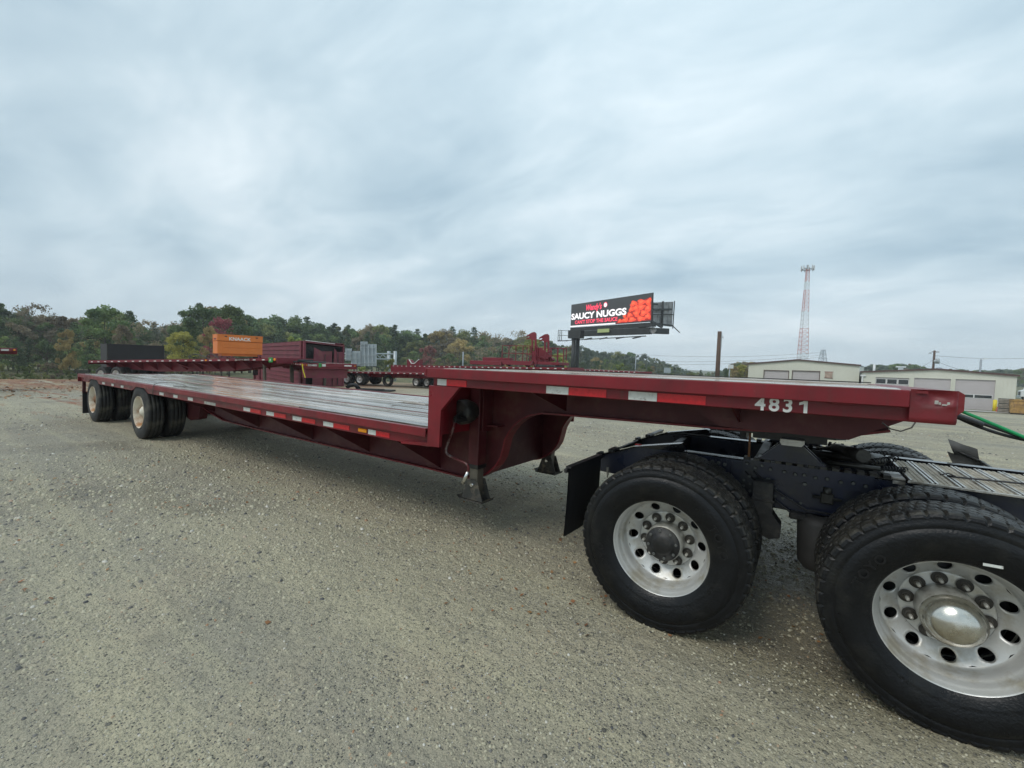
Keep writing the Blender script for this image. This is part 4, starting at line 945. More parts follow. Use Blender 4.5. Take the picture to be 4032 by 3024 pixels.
part('green_sticker', MB().box(LA-.50, LA-.24, -.016, -.004, hA-.22, hA+.02), 'green_sticker', tA)
part('sticker_letter', xf(text_mesh('R', .16, .002, .003), Matrix.Translation((LA-.43, -.020, hA-.16)) @ TXZ), 'lettering_white', tA)
part('tail_lamp', MB().lathe([(0, .07), (-.02, .06), (-.02, 0)], 16, c=(LA-.12, -.002, hA-.09)), 'amber', tA)
part('side_brace', MB().bar((LA*.48, .10, hA-.15), (LA*.56, .70, hA-.65), .05).bar((LA*.60, .10, hA-.15), (LA*.68, .70, hA-.65), .05), 'maroon_far', tA)
# things lying on that trailer: place in its frame
def on(t, x, y, z):
    bpy.context.view_layer.update(); return t.matrix_world @ Vector((x, y, z))
qa = P3(421, 1353, 31); ga = gz(qa.x, qa.y); hc_ = qa.z-ga
ck = thing('container', 'plain black steel box standing behind the rear of the flatbed, in front of the trees', 'container', (qa.x, qa.y, ga), rad(YAW)+rad(52))
part('box_wall', MB().box(0, 3.3, 0, .08, 0, hc_-.06).box(0, 3.3, 2.32, 2.40, 0, hc_-.06).box(0, .08, .081, 2.319, 0, hc_-.06).box(3.22, 3.3, .081, 2.319, 0, hc_-.06), 'black_tarp', ck); part('box_lid', MB().box(-.02, 3.32, -.02, 2.42, hc_-.059, hc_, .01), 'black_tarp', ck); part('edge_strip', MB().box(-.02, .04, -.02, -.001, .02, hc_-.08), 'greasy_steel', ck)
# cable loops
q = on(tA, LA-7.3, .9, hA)
solo('cable_coil', MB().tube([(0, 0, .02), (-.3, .1, .20), (.1, .2, .32), (.8, .1, .25), (1.4, 0, .10), (1.9, 0, .02)], .022, 6).tube([(1.25, 0, .02), (1.25, .05, .28), (1.5, .1, .36), (1.9, .1, .22), (2.3, 0, .04)], .022, 6), 'black_hose', 'black cable loops lying on the flatbed left of the orange box', 'cable', q, tA.rotation_euler.z)
qo = P3(856, 1401, 21.0); q = (qo.x, qo.y, qo.z+.01)
ob = thing('job_box', 'orange steel job site box with white lettering on the flatbed trailer', 'tool box', q, rad(YAW)+rad(46))
BW, BD, BH = 1.98, .95, 1.06
part('box_body', MB().box(0, BW, 0, BD, .10, .72, .008).box(.2, BW-.2, .1, BD-.1, 0, .10), 'orange_paint', ob)
part('box_lid', MB().box(-.01, BW+.01, -.02, BD, .735, BH, .01).box(-.015, BW+.015, -.025, BD+.005, BH-.045, BH+.0), 'orange_paint', ob)
part('lower_panel', MB().box(.22, BW-.08, -.014, -.001, .12, .38, .004).box(.22, BW-.08, -.014, -.001, .42, .70, .004), 'orange_paint', ob)
part('latch_slot', MB().box(.30, .40, -.026, -.0205, BH-.12, BH-.075).box(BW-.32, BW-.22, -.026, -.0205, BH-.12, BH-.075), 'chassis_black', ob)
part('side_handle', MB().box(-.016, -.0105, .2, .7, .80, .86), 'maroon_rust', ob)
part('box_lettering', xf(text_mesh('KNAACK', .23, .002, .006, space=1.0), Matrix.Translation((.48, -.023, .78)) @ TXZ), 'lettering_white', ob)

(b0, zc0), (b1, zd0) = xy(1067, 1419, 30), xy(1190, 1428.5, 21)
tB, LB, hB = flatbed('flatbed_trailer', 'maroon flatbed trailer numbered DD4851 with black steel bars on its deck and a yellow strap', 'trailer', b0, b1, zc0, zd0, 0, (), legs=6.0, width=2.6)
# its front face carries the number: front sill looks to +x
FRM = Matrix(((0, 0, 1, 0), (1, 0, 0, 0), (0, 1, 0, 0), (0, 0, 0, 1)))
part('front_face', MB().box(LB+.031, LB+.06, 0, 2.6, hB-.20, hB+.0, .01), 'maroon_far', tB)
part('unit_number', xf(text_mesh('DD4851', .125, .002, .003), Matrix.Translation((LB+.064, .24, hB-.15)) @ FRM), 'lettering_white', tB)
part('green_sticker', MB().box(LB+.062, LB+.070, .74, .87, hB-.20, hB+.0), 'green_sticker', tB); part('white_sticker', MB().box(LB+.062, LB+.068, .90, 1.07, hB-.16, hB-.04), 'tape_white', tB)
for yy in (.03, .16, 2.48): part('corner_lamp', MB().box(LB+.062, LB+.08, yy, yy+.05, hB-.13, hB-.08), 'amber', tB)
part('name_plate', MB().box(LB+.062, LB+.066, 1.98, 2.34, hB-.13, hB-.07), 'lettering_white', tB)
part('yellow_strap', MB().bar((LB+.09, -.02, hB-.05), (LB+.10, .02, hB-.35), .03, .07).bar((LB+.10, .02, hB-.35), (LB+.12, .12, hB-.72), .03, .08), 'yellow_strap', tB)
part('crossbeam', MB().box(LB-1.2, LB-.2, .2, 2.2, hB-.75, hB-.30), 'maroon_rust', tB)
for k_, (dx, ln, yy, zz) in enumerate(((-3.2, 4.4, .9, 0), (-3.0, 3.6, 1.2, .0), (-2.4, 5.2, 1.5, .0), (-3.1, 4.2, 1.05, .085))):
    q = on(tB, LB+dx, yy, hB+zz); solo('steel_bar', MB().box(0, ln*.62, 0, .16, .0, .075, .006), 'black_tarp', ['long black steel bar nearest the edge of the DD4851 deck', 'short black steel bar second from the edge on the DD4851 deck', 'longest black steel bar at the back of the DD4851 deck', 'black steel bar lying on top of two others on the DD4851 deck'][k_], 'steel bar', q, tB.rotation_euler.z-.45, 'black bars on the flatbed deck')

# maroon ribbed container
C1, C2, C3 = P3(1196, 1341, 30), P3(1354, 1353, 33.2), P3(1004, 1355, 43)
gzc = gz(C1.x, C1.y)
ct = thing('ribbed_container', 'maroon steel container with ribbed side and a crumpled open end', 'container', (C1.x, C1.y, gzc))
def W2(v): return v.x-C1.x, v.y-C1.y
c1 = (0, 0); c2 = W2(C2); c3 = W2(C3); c4 = (c2[0]+c3[0], c2[1]+c3[1]); Hc = C1.z-gzc; H3 = C3.z-gzc
def quadwall(a, b, z0a, z1a, z0b, z1b, th, nrm):
    v = [(*a, z0a), (*b, z0b), (*b, z1b), (*a, z1a)]; n_ = Vector((nrm[0], nrm[1], 0)).normalized()*th; v2 = [(x+n_.x, y+n_.y, z) for x, y, z in v]
    return MB().add(v+v2, [(0, 1, 2, 3), (7, 6, 5, 4), (0, 4, 5, 1), (1, 5, 6, 2), (2, 6, 7, 3), (3, 7, 4, 0)])
part('side_wall', quadwall(c1, c3, -.3, Hc, -1.0, H3, .08, c2), 'maroon_rust', ct)
part('back_wall', quadwall(c2, c4, -.3, C2.z-gzc, -1.0, H3, .08, (-c2[0], -c2[1])), 'maroon_rust', ct); part('end_wall', quadwall(c3, c4, -1, H3, -1, H3, .08, (-c3[0], -c3[1])), 'maroon_rust', ct)
part('roof_panel', MB().add([(*c1, Hc), (*c2, C2.z-gzc), (*c4, H3), (*c3, H3), (*c1, Hc-.05), (*c2, C2.z-gzc-.05), (*c4, H3-.05), (*c3, H3-.05)], [(0, 1, 2, 3), (7, 6, 5, 4), (0, 4, 5, 1), (1, 5, 6, 2), (2, 6, 7, 3), (3, 7, 4, 0)]), 'maroon_rust', ct)
vx = Vector((c3[0], c3[1], 0)); L3 = vx.length; vx.normalize(); nx0 = Vector((-c2[0], -c2[1], 0)).normalized()
for i in range(9):
    z = .25+i*(Hc-.5)/8.; p0 = Vector((*c1, z))+vx*.25+nx0*.03; p1 = Vector((*c1, z+(H3-Hc)*(i/8.)*.75))+vx*(L3*.80)+nx0*.03
    part('wall_rib', MB().bar(p0, p1, .07, .10), 'maroon_rust', ct)
for s_ in (0.02, .84, .985):
    p = Vector((*c1, 0))+vx*(L3*s_)+nx0*.05; part('corner_post', MB().bar(p+Vector((0, 0, -.3)), p+Vector((0, 0, Hc+(H3-Hc)*s_)), .22, .16), 'maroon_rust', ct)
p = Vector((*c1, 0))+vx*(L3*.915)+nx0*.02; part('side_opening', MB().bar(p+Vector((0, 0, .2)), p+Vector((0, 0, Hc-.9)), .9, .05), 'chassis_black', ct)
ex = Vector((c2[0], c2[1], 0)); EL = ex.length; ex.normalize(); en = -vx
def ef(u, z, o_=0.0): return Vector((*c1, 0))+ex*(EL*u)+Vector((0, 0, z))+en*o_
for nm_, u0, u1, zb_, zt, o0, o1, m in (('door_panel', .20, .66, 0.05, Hc-.55, .02, .25, 'maroon_rust'), ('door_panel', .70, .97, 0.0, Hc-.55, .05, .05, 'maroon_rust')):
    v = [ef(u0, zb_, o0), ef(u1, zb_, o1), ef(u1, zt-.1, o1), ef((u0+u1)/2, zt-.15, (o0+o1)/2-.12), ef(u0+.04, zt+.12, o0)]
    v2 = [w-en*.05 for w in v]; part(nm_, MB().add(v+v2, [(0, 1, 2, 3, 4), (9, 8, 7, 6, 5)]+[(i, (i+1) % 5, (i+1) % 5+5, i+5) for i in range(5)]), m, ct)
part('door_seam', MB().bar(ef(.83, .1, .11), ef(.83, Hc-.75, .11), .05, .03).bar(ef(.45, .1, .16), ef(.50, Hc-.9, .16), .04, .03), 'chassis_black', ct)
part('frame_bar', MB().bar(ef(0, Hc-.06, .02), ef(1, Hc-.20, .02), .12, .12).bar(ef(.985, -.2, .02), ef(.985, Hc-.12, .02), .12, .12).bar(ef(.015, -.2, .02), ef(.015, Hc-.05, .02), .14, .14), 'maroon_rust', ct)
part('roof_edge', MB().bar(ef(.05, Hc+.02, .03), ef(.75, Hc-.09, .03), .08, .05), 'tape_white', ct)
part('door_latch', MB().bar(ef(.62, 1.75, .3), ef(.72, 1.70, .3), .05, .07), 'light_steel', ct)
part('dark_interior', MB().add([ef(.02, -.2, -.5), ef(.98, -.2, -.5), ef(.98, Hc-.3, -.5), ef(.02, Hc-.2, -.5)], [(0, 1, 2, 3)]), 'chassis_black', ct)
# mud flap debris beside the container
q = P3(1365, 1518, 27); dz = gz(q.x, q.y)
solo('rubber_scrap', MB().tube([(0, 0, .12), (.15, .1, .28), (.5, .1, .33), (.8, 0, .12)], .13, 6).box(.6, 3.0, -.3, .5, 0, .10).box(.9, 2.4, -.1, .2, .101, .14), 'black_tarp', 'curled black rubber scrap and mats on the ground beside the crumpled container', 'scrap', (q.x, q.y, dz), rad(YAW)-.1)

(c0_, zc_), (c1_, zd_) = xy(1352, 1462, 38), xy(1790, 1470, 34)
tC, LC, hC = flatbed('flatbed_trailer', 'empty maroon flatbed trailer with a single white wheel showing beside the container', 'trailer', c0_, c1_, zc_, zd_, 0, (.35, 1.75), beam=.35)
part('spare_tyre', STY.copy(), 'rubber_trailer', tC).location = (4.3, .5, .42)
(d0_, ze_), (d1_, zf_) = xy(1541, 1437, 41), xy(2235, 1447, 30)
tD, LD_, hD = flatbed('lowboy_trailer', 'maroon lowboy trailer with raised side panel carrying red rigging frames', 'trailer', d0_, d1_, ze_, zf_, 0, (), beam=.4)
for wx in (3.2, 4.6): trailer_wheel(tD, wx, .25, .30, -1, 'white_rim', 'white_rim')
part('side_panel', MB().box(0, 8, -.03, -.001, hD-.75, hD-.14), 'maroon_far', tD)
part('cradle', MB().prism([(1.9, hD), (3.6, hD), (3.6, hD+.52), (3.35, hD+.50), (2.9, hD+.14), (2.6, hD+.14), (2.25, hD+.50), (1.9, hD+.55)], .3, .7), 'maroon_far', tD)
part('cradle_lining', MB().bar((3.55, .28, hD+.55), (2.95, .28, hD+.17), .06).bar((2.95, .28, hD+.17), (2.55, .28, hD+.17), .06).bar((2.55, .28, hD+.17), (2.2, .28, hD+.55), .06), 'tape_white', tD)
# red rigging machine on the lowboy
q0 = P3(1845, 1434, 35.5); q1 = P3(2215, 1450, 31); dv = q1-q0; rz = math.atan2(dv.y, dv.x); ML = dv.length
mz = q0.z
mc = thing('rigging_machine', 'red steel rigging frame with railings and two hooked uprights on the lowboy', 'machine', q0, rz)
mc.rotation_euler = (0, -math.atan2(dv.z, math.hypot(dv.x, dv.y)), rz)
u = ML/370.  # metres per source pixel along it
def X(px): return (px-1845)*u
part('lower_beam', MB().box(X(1850), X(1985), 0, .5, 0, .33, .02), 'maroon_far', mc)
part('upper_beam', MB().box(X(1890), X(2005), .5, 1.1, .15, .62, .02), 'maroon_far', mc)
part('deck_frame', MB().box(X(1980), X(2200), .1, 1.9, .20, .42, .02).box(X(1990), X(2110), 0, .1, .1, .35), 'maroon_far', mc)
part('skid', MB().box(X(2110), X(2190), .05, 1.6, -.02, .20, .05), 'chassis_black', mc)
part('hose_reel', MB().lathe([(0, .16), (.3, .18), (.34, .05)], 16, c=(X(2010), .0, .16)).lathe([(0, .14), (.3, .16), (.34, .05)], 16, c=(X(2085), .0, .14)), 'chassis_black', mc)
def rail(x0, x1, y, h0, h1, n):
    mb = MB()
    for i in range(n+1): xx = x0+(x1-x0)*i/n; mb.bar((xx, y, h0), (xx, y, h1), .05)
    mb.bar((x0, y, h1), (x1, y, h1), .05).bar((x0, y, (h0+h1)/2), (x1, y, (h0+h1)/2), .045); return mb
part('railing', rail(X(1983), X(2120), .15, .4, 1.58, 5), 'maroon_far', mc); part('railing', rail(X(2128), X(2213), .15, .25, 1.45, 4), 'maroon_far', mc); part('railing', rail(X(2040), X(2190), 1.8, .4, 1.5, 5), 'maroon_far', mc)
def upright(xc, y, zt):
    mb = MB(); z0 = .3; w = .30
    out = [(xc-.05, z0), (xc+.33, z0), (xc+.26, zt-.35), (xc+.20, zt-.08), (xc+.05, zt), (xc-.10, zt), (xc-.62, zt-.28), (xc-.62, zt-.36), (xc-.58, zt-.50), (xc-.58, zt-.56), (xc-.25, zt-.52), (xc-.14, zt-.72)]
    # two plates with the slot between: left strip, right strip, head, foot
    s0, s1 = zt-1.45, zt-.62
    mb.prism([(xc-.07, z0), (xc+.33, z0), (xc+.30, s0), (xc-.09, s0)], y, y+.10)
    mb.prism([(xc-.12, s0), (xc-.01, s0), (xc-.02, s1), (xc-.14, s1)], y, y+.10); mb.prism([(xc+.17, s0), (xc+.31, s0), (xc+.27, s1), (xc+.15, s1)], y, y+.10)
    mb.prism([(xc-.14, s1), (xc+.27, s1), (xc+.24, zt-.12), (xc+.10, zt), (xc-.12, zt-.03), (xc-.62, zt-.30), (xc-.62, zt-.37), (xc-.30, zt-.30), (xc-.34, zt-.40), (xc-.58, zt-.50), (xc-.58, zt-.57), (xc-.28, zt-.50)], y, y+.10)
    return mb
part('hooked_upright', upright(X(2098), .3, 2.65), 'maroon_far', mc); part('hooked_upright', upright(X(2132), .9, 2.55), 'maroon_far', mc)
part('winch', MB().cyl((X(2120), .3, .75), (X(2165), .3, .62), .09, 12).cyl((X(2110), .7, .9), (X(2160), .7, 1.25), .05, 10).lathe([(-.2, .16), (.25, .16), (.25, 0)], 14, c=(X(2168), .3, .62)).prism([(X(2085), .3), (X(2150), .3), (X(2160), .9), (X(2120), 1.5), (X(2100), 1.45)], .55, .62), 'maroon_far', mc)
part('chain_hook', MB().bar((X(2100), 0, .1), (X(2108), 0, .45), .1).bar((X(2117), 0, .0), (X(2121), 0, .5), .05), 'maroon_rust', mc)
# more parked trailers glimpsed over the neck
(e0_, zg_), (e1_, zh_) = xy(2262, 1452, 48), xy(2512, 1463, 42)
tE, _, _ = flatbed('flatbed_trailer', 'distant maroon trailer deck just showing above the neck, right of the billboard post', 'trailer', e0_, e1_, zg_, zh_, 0, (), beam=.2)
(g0_, zi_), (g1_, zj_) = xy(-260, 1362, 15), xy(66, 1371, 19.5)
tG, LG, hG = flatbed('flatbed_trailer', 'tail of a maroon trailer entering at the left edge of the picture', 'trailer', g0_, g1_, zi_, zj_, 0, (), tapes=False, beam=.12, width=2.0)
part('amber_lamp', MB().box(LG-.30, LG-.16, -.03, -.001, hG-.12, hG-.05, .01), 'amber', tG); part('white_tape', MB().box(LG-1.2, LG-.65, -.014, -.001, hG-.13, hG-.05), 'tape_white', tG)
# scrap metal by the wood
q = P3(300, 1502, 36); g_ = gz(q.x, q.y); sm_ = MB()
for i in range(9):
    a, b = R_.uniform(-.6, .6), R_.uniform(-.5, .5); sm_.bar((a-.3, b, .05+.03*i), (a+.35, b+R_.uniform(-.4, .4), .10+.05*i), R_.uniform(.1, .3), .03)
solo('scrap_heap', sm_, 'tape_white', 'small heap of crumpled white sheet scrap at the wood edge left of the trailer', 'scrap', (q.x, q.y, g_), .3)
q = P3(318, 1512, 34); solo('black_plank', MB().box(-.8, .8, -.1, .1, 0, .12, .01), 'black_tarp', 'black plank lying on the ground in front of the white scrap heap', 'plank', (q.x, q.y, gz(q.x, q.y)+.02), rad(YAW))

# ------------------------------------------------------------------ highway sign gantry seen from behind
D = 92
def fr_root(name, label, cat, px, py, D, rz=None, group=None):
    X_, Y_, g_, z_ = gp(px, py, D); return thing(name, label, cat, (X_, Y_, g_), rad(YAW) if rz is None else rz, group), g_, z_
def loc(root, px, py, D):
    """pixel at depth D expressed in root's local frame (root turned to face the camera)"""
    q = P3(px, py, D)-root.location; c, s_ = math.cos(root.rotation_euler.z), math.sin(root.rotation_euler.z)
    return Vector((q.x*c+q.y*s_, -q.x*s_+q.y*c, q.z))
gt, g_, _ = fr_root('sign_gantry', 'grey highway sign gantry seen from behind between the container and the woods', 'sign gantry', 1555, 1391, D)
A = lambda px, py, d=D: loc(gt, px, py, d)
part('upper_chord', MB().cyl(A(1300, 1391), A(1556, 1394), .16, 8), 'light_steel', gt); part('lower_chord', MB().cyl(A(1300, 1411), A(1556, 1415), .16, 8), 'light_steel', gt)
br = MB(); xs = list(range(1310, 1550, 24))
for i, x in enumerate(xs[:-1]): br.cyl(A(x, 1392), A(xs[i+1], 1413), .09, 6); br.cyl(A(x+12, 1413, D+1), A(xs[i+1]+10, 1392, D+1), .07, 6)
part('truss_brace', br, 'light_steel', gt)
for px, dd in ((1531, D+2), (1556, D)):
    b_ = A(px, 1388, dd); part('post', MB().cyl((b_.x, b_.y, 0), b_+Vector((0, 0, .3)), .36, 12), 'light_steel', gt)
for x0, x1, y0, y1 in ((1362, 1384, 1372, 1420), (1384, 1421, 1382, 1440), (1421, 1481, 1355, 1442), (1421, 1446, 1345, 1358)):
    n_ = max(1, round((x1-x0)/15))
    for i in range(n_):
        a = A(x0+(x1-x0)*i/n_, y0, D-1); b = A(x0+(x1-x0)*(i+1)/n_-1, y1, D-1)
        part('sign_panel', MB().box(a.x, b.x, a.y, a.y+.08, b.z, a.z), 'sign_back', gt)
    rb = MB()
    for i in range(n_+1):
        a = A(x0+(x1-x0)*i/n_, y0, D-1.2); b = A(x0+(x1-x0)*i/n_, y1, D-1.2); rb.bar(a, b, .16)
    for t_ in (.15, .5, .85):
        a = A(x0, y0+(y1-y0)*t_, D-1.3); b = A(x1, y0+(y1-y0)*t_, D-1.3); rb.bar(a, b, .12)
    part('panel_stiffener', rb, 'light_steel', gt)

# ------------------------------------------------------------------ billboard
bl = P3(2249, 1201, 82); brt = P3(2571, 1153, 62.5)
TL, TR_ = P3(2250, 1200, 82), P3(2571, 1152, 62.5); BLc, BR_ = P3(2246, 1288, 82), P3(2563, 1266, 62.5)
PB = P3(2267, 1350, 76)
bb = thing('digital_billboard', 'large lit digital billboard on a dark twin post, reading SAUCY NUGGS', 'billboard', (PB.x, PB.y, gz(PB.x, PB.y)))
O = bb.location.copy()
ux = Vector((TR_.x-TL.x, TR_.y-TL.y, 0)); Lb = ux.length; ux.normalize(); un = Vector((ux.y, -ux.x, 0))
if un.dot(CP-TL) < 0: un = -un
def bp(s_, t_, o_=0.):
    """s 0..1 along the face, t 0..1 up it"""
    top = TL.lerp(TR_, s_); bt = BLc.lerp(BR_, s_); q = Vector((top.x, top.y, bt.z+(top.z-bt.z)*t_)); return q+un*o_-O
def panel(s0, s1, t0, t1, o0, o1, m, name, **k):
    v = [bp(s, t, o_) for o_ in (o0, o1) for s, t in ((s0, t0), (s1, t0), (s1, t1), (s0, t1))]
    return part(name, MB().add(v, [(0, 1, 2, 3), (7, 6, 5, 4), (0, 4, 5, 1), (1, 5, 6, 2), (2, 6, 7, 3), (3, 7, 4, 0)]), m, bb, **k)
panel(0, 1, 0, 1, -.16, 0, 'billboard_dark', 'screen_cabinet'); scr = panel(.004, .996, .012, .988, .001, .03, 'led_black', 'screen')
panel(.0, .62, .005, .055, .031, .06, 'led_white', 'screen_underline')
def btext(s, size, s0, t0, m, name, bold=0., shear=0., s1=None, sy=None):
    """s1: where the text should end along the face; size: height as a share of the face"""
    me = text_mesh(s, 1.0, .0, bold, shear); xs = [v.co.x for v in me.vertices]; ys = [v.co.y for v in me.vertices]; x0, x1, y0, y1 = min(xs), max(xs), 0, .72
    for v in me.vertices:
        a = (v.co.x-x0)/(x1-x0); b = (v.co.y-y0)/(y1-y0); v.co = bp(s0+(s1-s0)*a, t0+size*b, .065)
    me.update(); part(name, me, m, bb)
# perspective makes equal shares unequal on screen; s is true distance along the face
def s_of(px, py=1230):
    best = min(range(1001), key=lambda i: abs((lambda q: W0/2+FPX*(q-CP).dot(CR)/(q-CP).dot(CF))(bp(i/1000, .5)+O)-px)); return best/1000
btext("Wendy's", .24, s_of(2308), .66, 'led_red', 'brand_lettering', .035, .25, s_of(2370))
btext('SAUCY NUGGS', .25, s_of(2251), .335, 'led_white', 'headline_lettering', .04, 0, s_of(2468))
btext("CAN'T STOP THE SAUCE", .15, s_of(2266), .125, 'led_red', 'slogan_lettering', .03, 0, s_of(2434))
def blob(cx, cy, rx, ry, rot, m, name, o_, n=18, irr=.2):
    pts = []
    for k_ in range(n):
        a = 2*math.pi*k_/n; q = 1+irr*math.sin(3*a+cx*50)+irr*.5*math.sin(5*a+cy*70); x = rx*math.cos(a)*q; y = ry*math.sin(a)*q
        pts.append(bp(cx+x*math.cos(rot)-y*math.sin(rot)*.3, cy+(x*math.sin(rot)*3.5+y*math.cos(rot)), o_))
    part(name, MB().add(pts, [tuple(range(n))]), m, bb)
# heap of breaded pieces on the right of the screen
hp = [bp(s_of(a), b, .050) for a, b in ((2428, .02), (2438, .15), (2462, .21), (2472, .38), (2488, .56), (2500, .74), (2520, .84), (2536, .79), (2563, .86), (2567, .06))]
part('screen_picture_ground', MB().add(hp, [tuple(range(len(hp)))]), 'led_orange_deep', bb)
NUG = [(.79, .70, .045, .10), (.88, .72, .050, .10), (.955, .70, .032, .13), (.765, .50, .030, .09), (.82, .53, .040, .11), (.88, .54, .045, .10), (.955, .48, .035, .12), (.69, .27, .022, .07), (.75, .30, .034, .09), (.83, .33, .040, .12), (.91, .33, .045, .10), (.635, .11, .028, .07), (.70, .13, .045, .08), (.78, .13, .045, .09), (.88, .14, .050, .09), (.955, .20, .035, .10)]
sa_, sb_ = s_of(2433), s_of(2565)
NUG = [(sa_+(a-.60)/(.985-.60)*(sb_-sa_), b, c*.92, d*1.08) for a, b, c, d in NUG]
for i, (a, b, c, d) in enumerate(NUG): blob(a, b, c*.90, d*.92, R_.uniform(-.3, .3), 'led_orange', 'screen_nugget', .055+.0006*i)
for i, (a, b, c, d) in enumerate(NUG): blob(a-.004, b+.015, c*.45, d*.42, .2, 'led_orange_light', 'screen_highlight', .068+.0004*i, irr=.2)
blob(s_of(2384), .80, .023, .105, 0, 'led_red', 'round_emblem', .066, irr=0); blob(s_of(2384), .79, .019, .085, 0, 'led_white', 'round_emblem', .069, irr=0)
# rim light strip, support beams, catwalk, posts
panel(-.01, 1.0, -.16, -.02, -.9, -.1, 'billboard_dark', 'support_beam'); panel(.02, .97, -.42, -.18, -.8, -.2, 'billboard_dark', 'support_beam')
panel(.40, .55, -.30, -.155, .0, .05, 'green_truck_sign', 'owner_sign')
cwk = MB(); cwk.bar(bp(-.16, -.62, .6), bp(.98, -.50, .6), .25, .12)
for s_ in (.1, .3, .5, .7, .88): cwk.bar(bp(s_, -.50, -.4), bp(s_, -.58, 1.1), .18, .18)
part('catwalk', cwk, 'billboard_dark', bb)
cr_ = MB(); 
for a in (-.16, -.13, -.10): cr_.bar(bp(a, -.60, .6), bp(a, -.12, .6), .09)
cr_.bar(bp(-.16, -.12, .6), bp(-.0, -.17, .6), .09).bar(bp(-.16, -.36, .6), bp(-.0, -.38, .6), .08).bar(bp(-.16, -.60, .6), bp(0, -.62, .6), .14)
part('catwalk_railing', cr_, 'billboard_dark', bb)
for px, dd in ((2260, 76), (2276, 77)):
    t_ = P3(px, 1318, dd)-O; part('post', MB().tube([(t_.x, t_.y, 0), (t_.x, t_.y, t_.z)], .36, 14), 'billboard_dark', bb)
t_ = P3(2268, 1326, 76)-O; part('post_head', MB().box(t_.x-1.2, t_.x+1.2, t_.y-.8, t_.y+.8, t_.z-.3, t_.z+1.1), 'billboard_dark', bb)
# rear face of the second panel at an angle
q1_, q2_, q3_, q4_ = P3(2568, 1190, 70), P3(2653, 1187, 74), P3(2646, 1287, 74), P3(2566, 1278, 70)
bk = [v-O for v in (q1_, q2_, q3_, q4_)]
for i in range(4):
    for j in range(2):
        def bi(a, b): return bk[0].lerp(bk[1], a).lerp(bk[3].lerp(bk[2], a), b)
        a0, a1, b0, b1 = i/4+.01, (i+1)/4-.01, j/2+.01, (j+1)/2-.01; v = [bi(a0, b0), bi(a1, b0), bi(a1, b1), bi(a0, b1)]; n_ = Vector(CF)*.25; v2 = [w+n_ for w in v]
        part('rear_panel', MB().add(v+v2, [(0, 1, 2, 3), (7, 6, 5, 4), (0, 4, 5, 1), (1, 5, 6, 2), (2, 6, 7, 3), (3, 7, 4, 0)]), 'billboard_grey', bb)
rs_ = MB(); fo = -CF*.4
for a in (.0, .45, 1.0): rs_.bar(bi(a, 0)+fo, bi(a, 1.08)+fo, .3 if a == .45 else .14)
rs_.bar(bi(-.1, .08)+fo, bi(.2, .12)+fo, .25).bar(bi(0, .35)+fo, bi(.85, .33)+fo, .30).bar(bi(0, .55)+fo, bi(1, .53)+fo, .14).bar(bi(0, .95)+fo, bi(1, .97)+fo, .25).bar(bi(1, .98)+fo, P3(2677, 1310, 73)-O, .14).bar(P3(2560, 1262, 66)-O, P3(2605, 1288, 71)-O, .3).bar(P3(2560, 1225, 66)-O, P3(2600, 1215, 71)-O, .14)
part('rear_frame', rs_, 'billboard_dark', bb)
a_, b_ = P3(2520, 1300, 68)-O, P3(2630, 1305, 72)-O; part('support_beam', MB().bar(a_, b_, .5, .95), 'billboard_dark', bb)
t_ = P3(2570, 1300, 62)-O; part('equipment_drum', MB().lathe([(0, .45), (.3, .45), (.3, 0)], 20, axis='y', c=(t_.x, t_.y, t_.z)), 'billboard_grey', bb)

# ------------------------------------------------------------------ poles, towers, wires
D = 46; X_, Y_, g_, z_ = gp(2834, 1305, D)
pw = thing('wooden_pole', 'thick brown wooden pole standing between the billboard and the workshops', 'pole', (X_, Y_, g_)); part('pole_shaft', MB().tube([(0, 0, 0), (0, 0, z_-g_)], [.24, .20], 14), 'pole_wood', pw); part('pole_fitting', MB().bar((.2, 0, z_-g_-.6), (.45, 0, z_-g_-.7), .04).bar((.33, 0, z_-g_-.75), (.33, 0, z_-g_-.45), .04).box(.16, .24, -.1, .1, z_-g_-1.9, z_-g_-.2), 'galv', pw)
# cell tower
D = 230; X_, Y_, g_, z_ = gp(3180, 1058, D); Ht = z_-g_
ctw = thing('cell_tower', 'tall red and white lattice radio tower behind the workshop roofs', 'tower', (X_, Y_, g_), rad(YAW))
nseg = 26; wtop, wbot = .75, 3.0
def leg(i, t_):
    w = (wbot+(wtop-wbot)*t_)*1.15; a = 2*math.pi*i/3+math.pi/2+.25; return Vector((w*math.cos(a), w*math.sin(a), Ht*t_))
bands = [(0, .22, 'tower_white'), (.22, .45, 'tower_red'), (.45, .60, 'tower_white'), (.60, .80, 'tower_red'), (.80, .9, 'tower_white'), (.9, 1, 'tower_red')]
for t0, t1, m in bands:
    mb = MB(); k0, k1 = round(t0*nseg), round(t1*nseg)
    for k_ in range(k0, k1):
        for i in range(3):
            a, b = k_/nseg, (k_+1)/nseg; mb.tube([leg(i, a), leg(i, b)], .12, 5, cap=False); mb.tube([leg(i, a), leg((i+1) % 3, b)], .055, 4, cap=False); mb.tube([leg((i+1) % 3, a), leg(i, b)], .055, 4, cap=False); mb.tube([leg(i, b), leg((i+1) % 3, b)], .055, 4, cap=False)
    part('lattice_section', mb, m, ctw)
for i in range(9):
    a = 2*math.pi*i/9; x, y = 2.9*math.cos(a), 2.9*math.sin(a); part('antenna_panel', MB().box(x-.2, x+.2, y-.15, y+.15, Ht-1.2, Ht+1.5), 'tower_white', ctw); part('antenna_platform', MB().lathe([(Ht-.5, 2.2), (Ht-.5, 2.8), (Ht-.3, 2.8), (Ht-.3, 2.2)], 12, axis='z', close=True).tube([(0, 0, Ht-1), (0, 0, Ht+1.9)], .5, 8), 'galv', ctw)
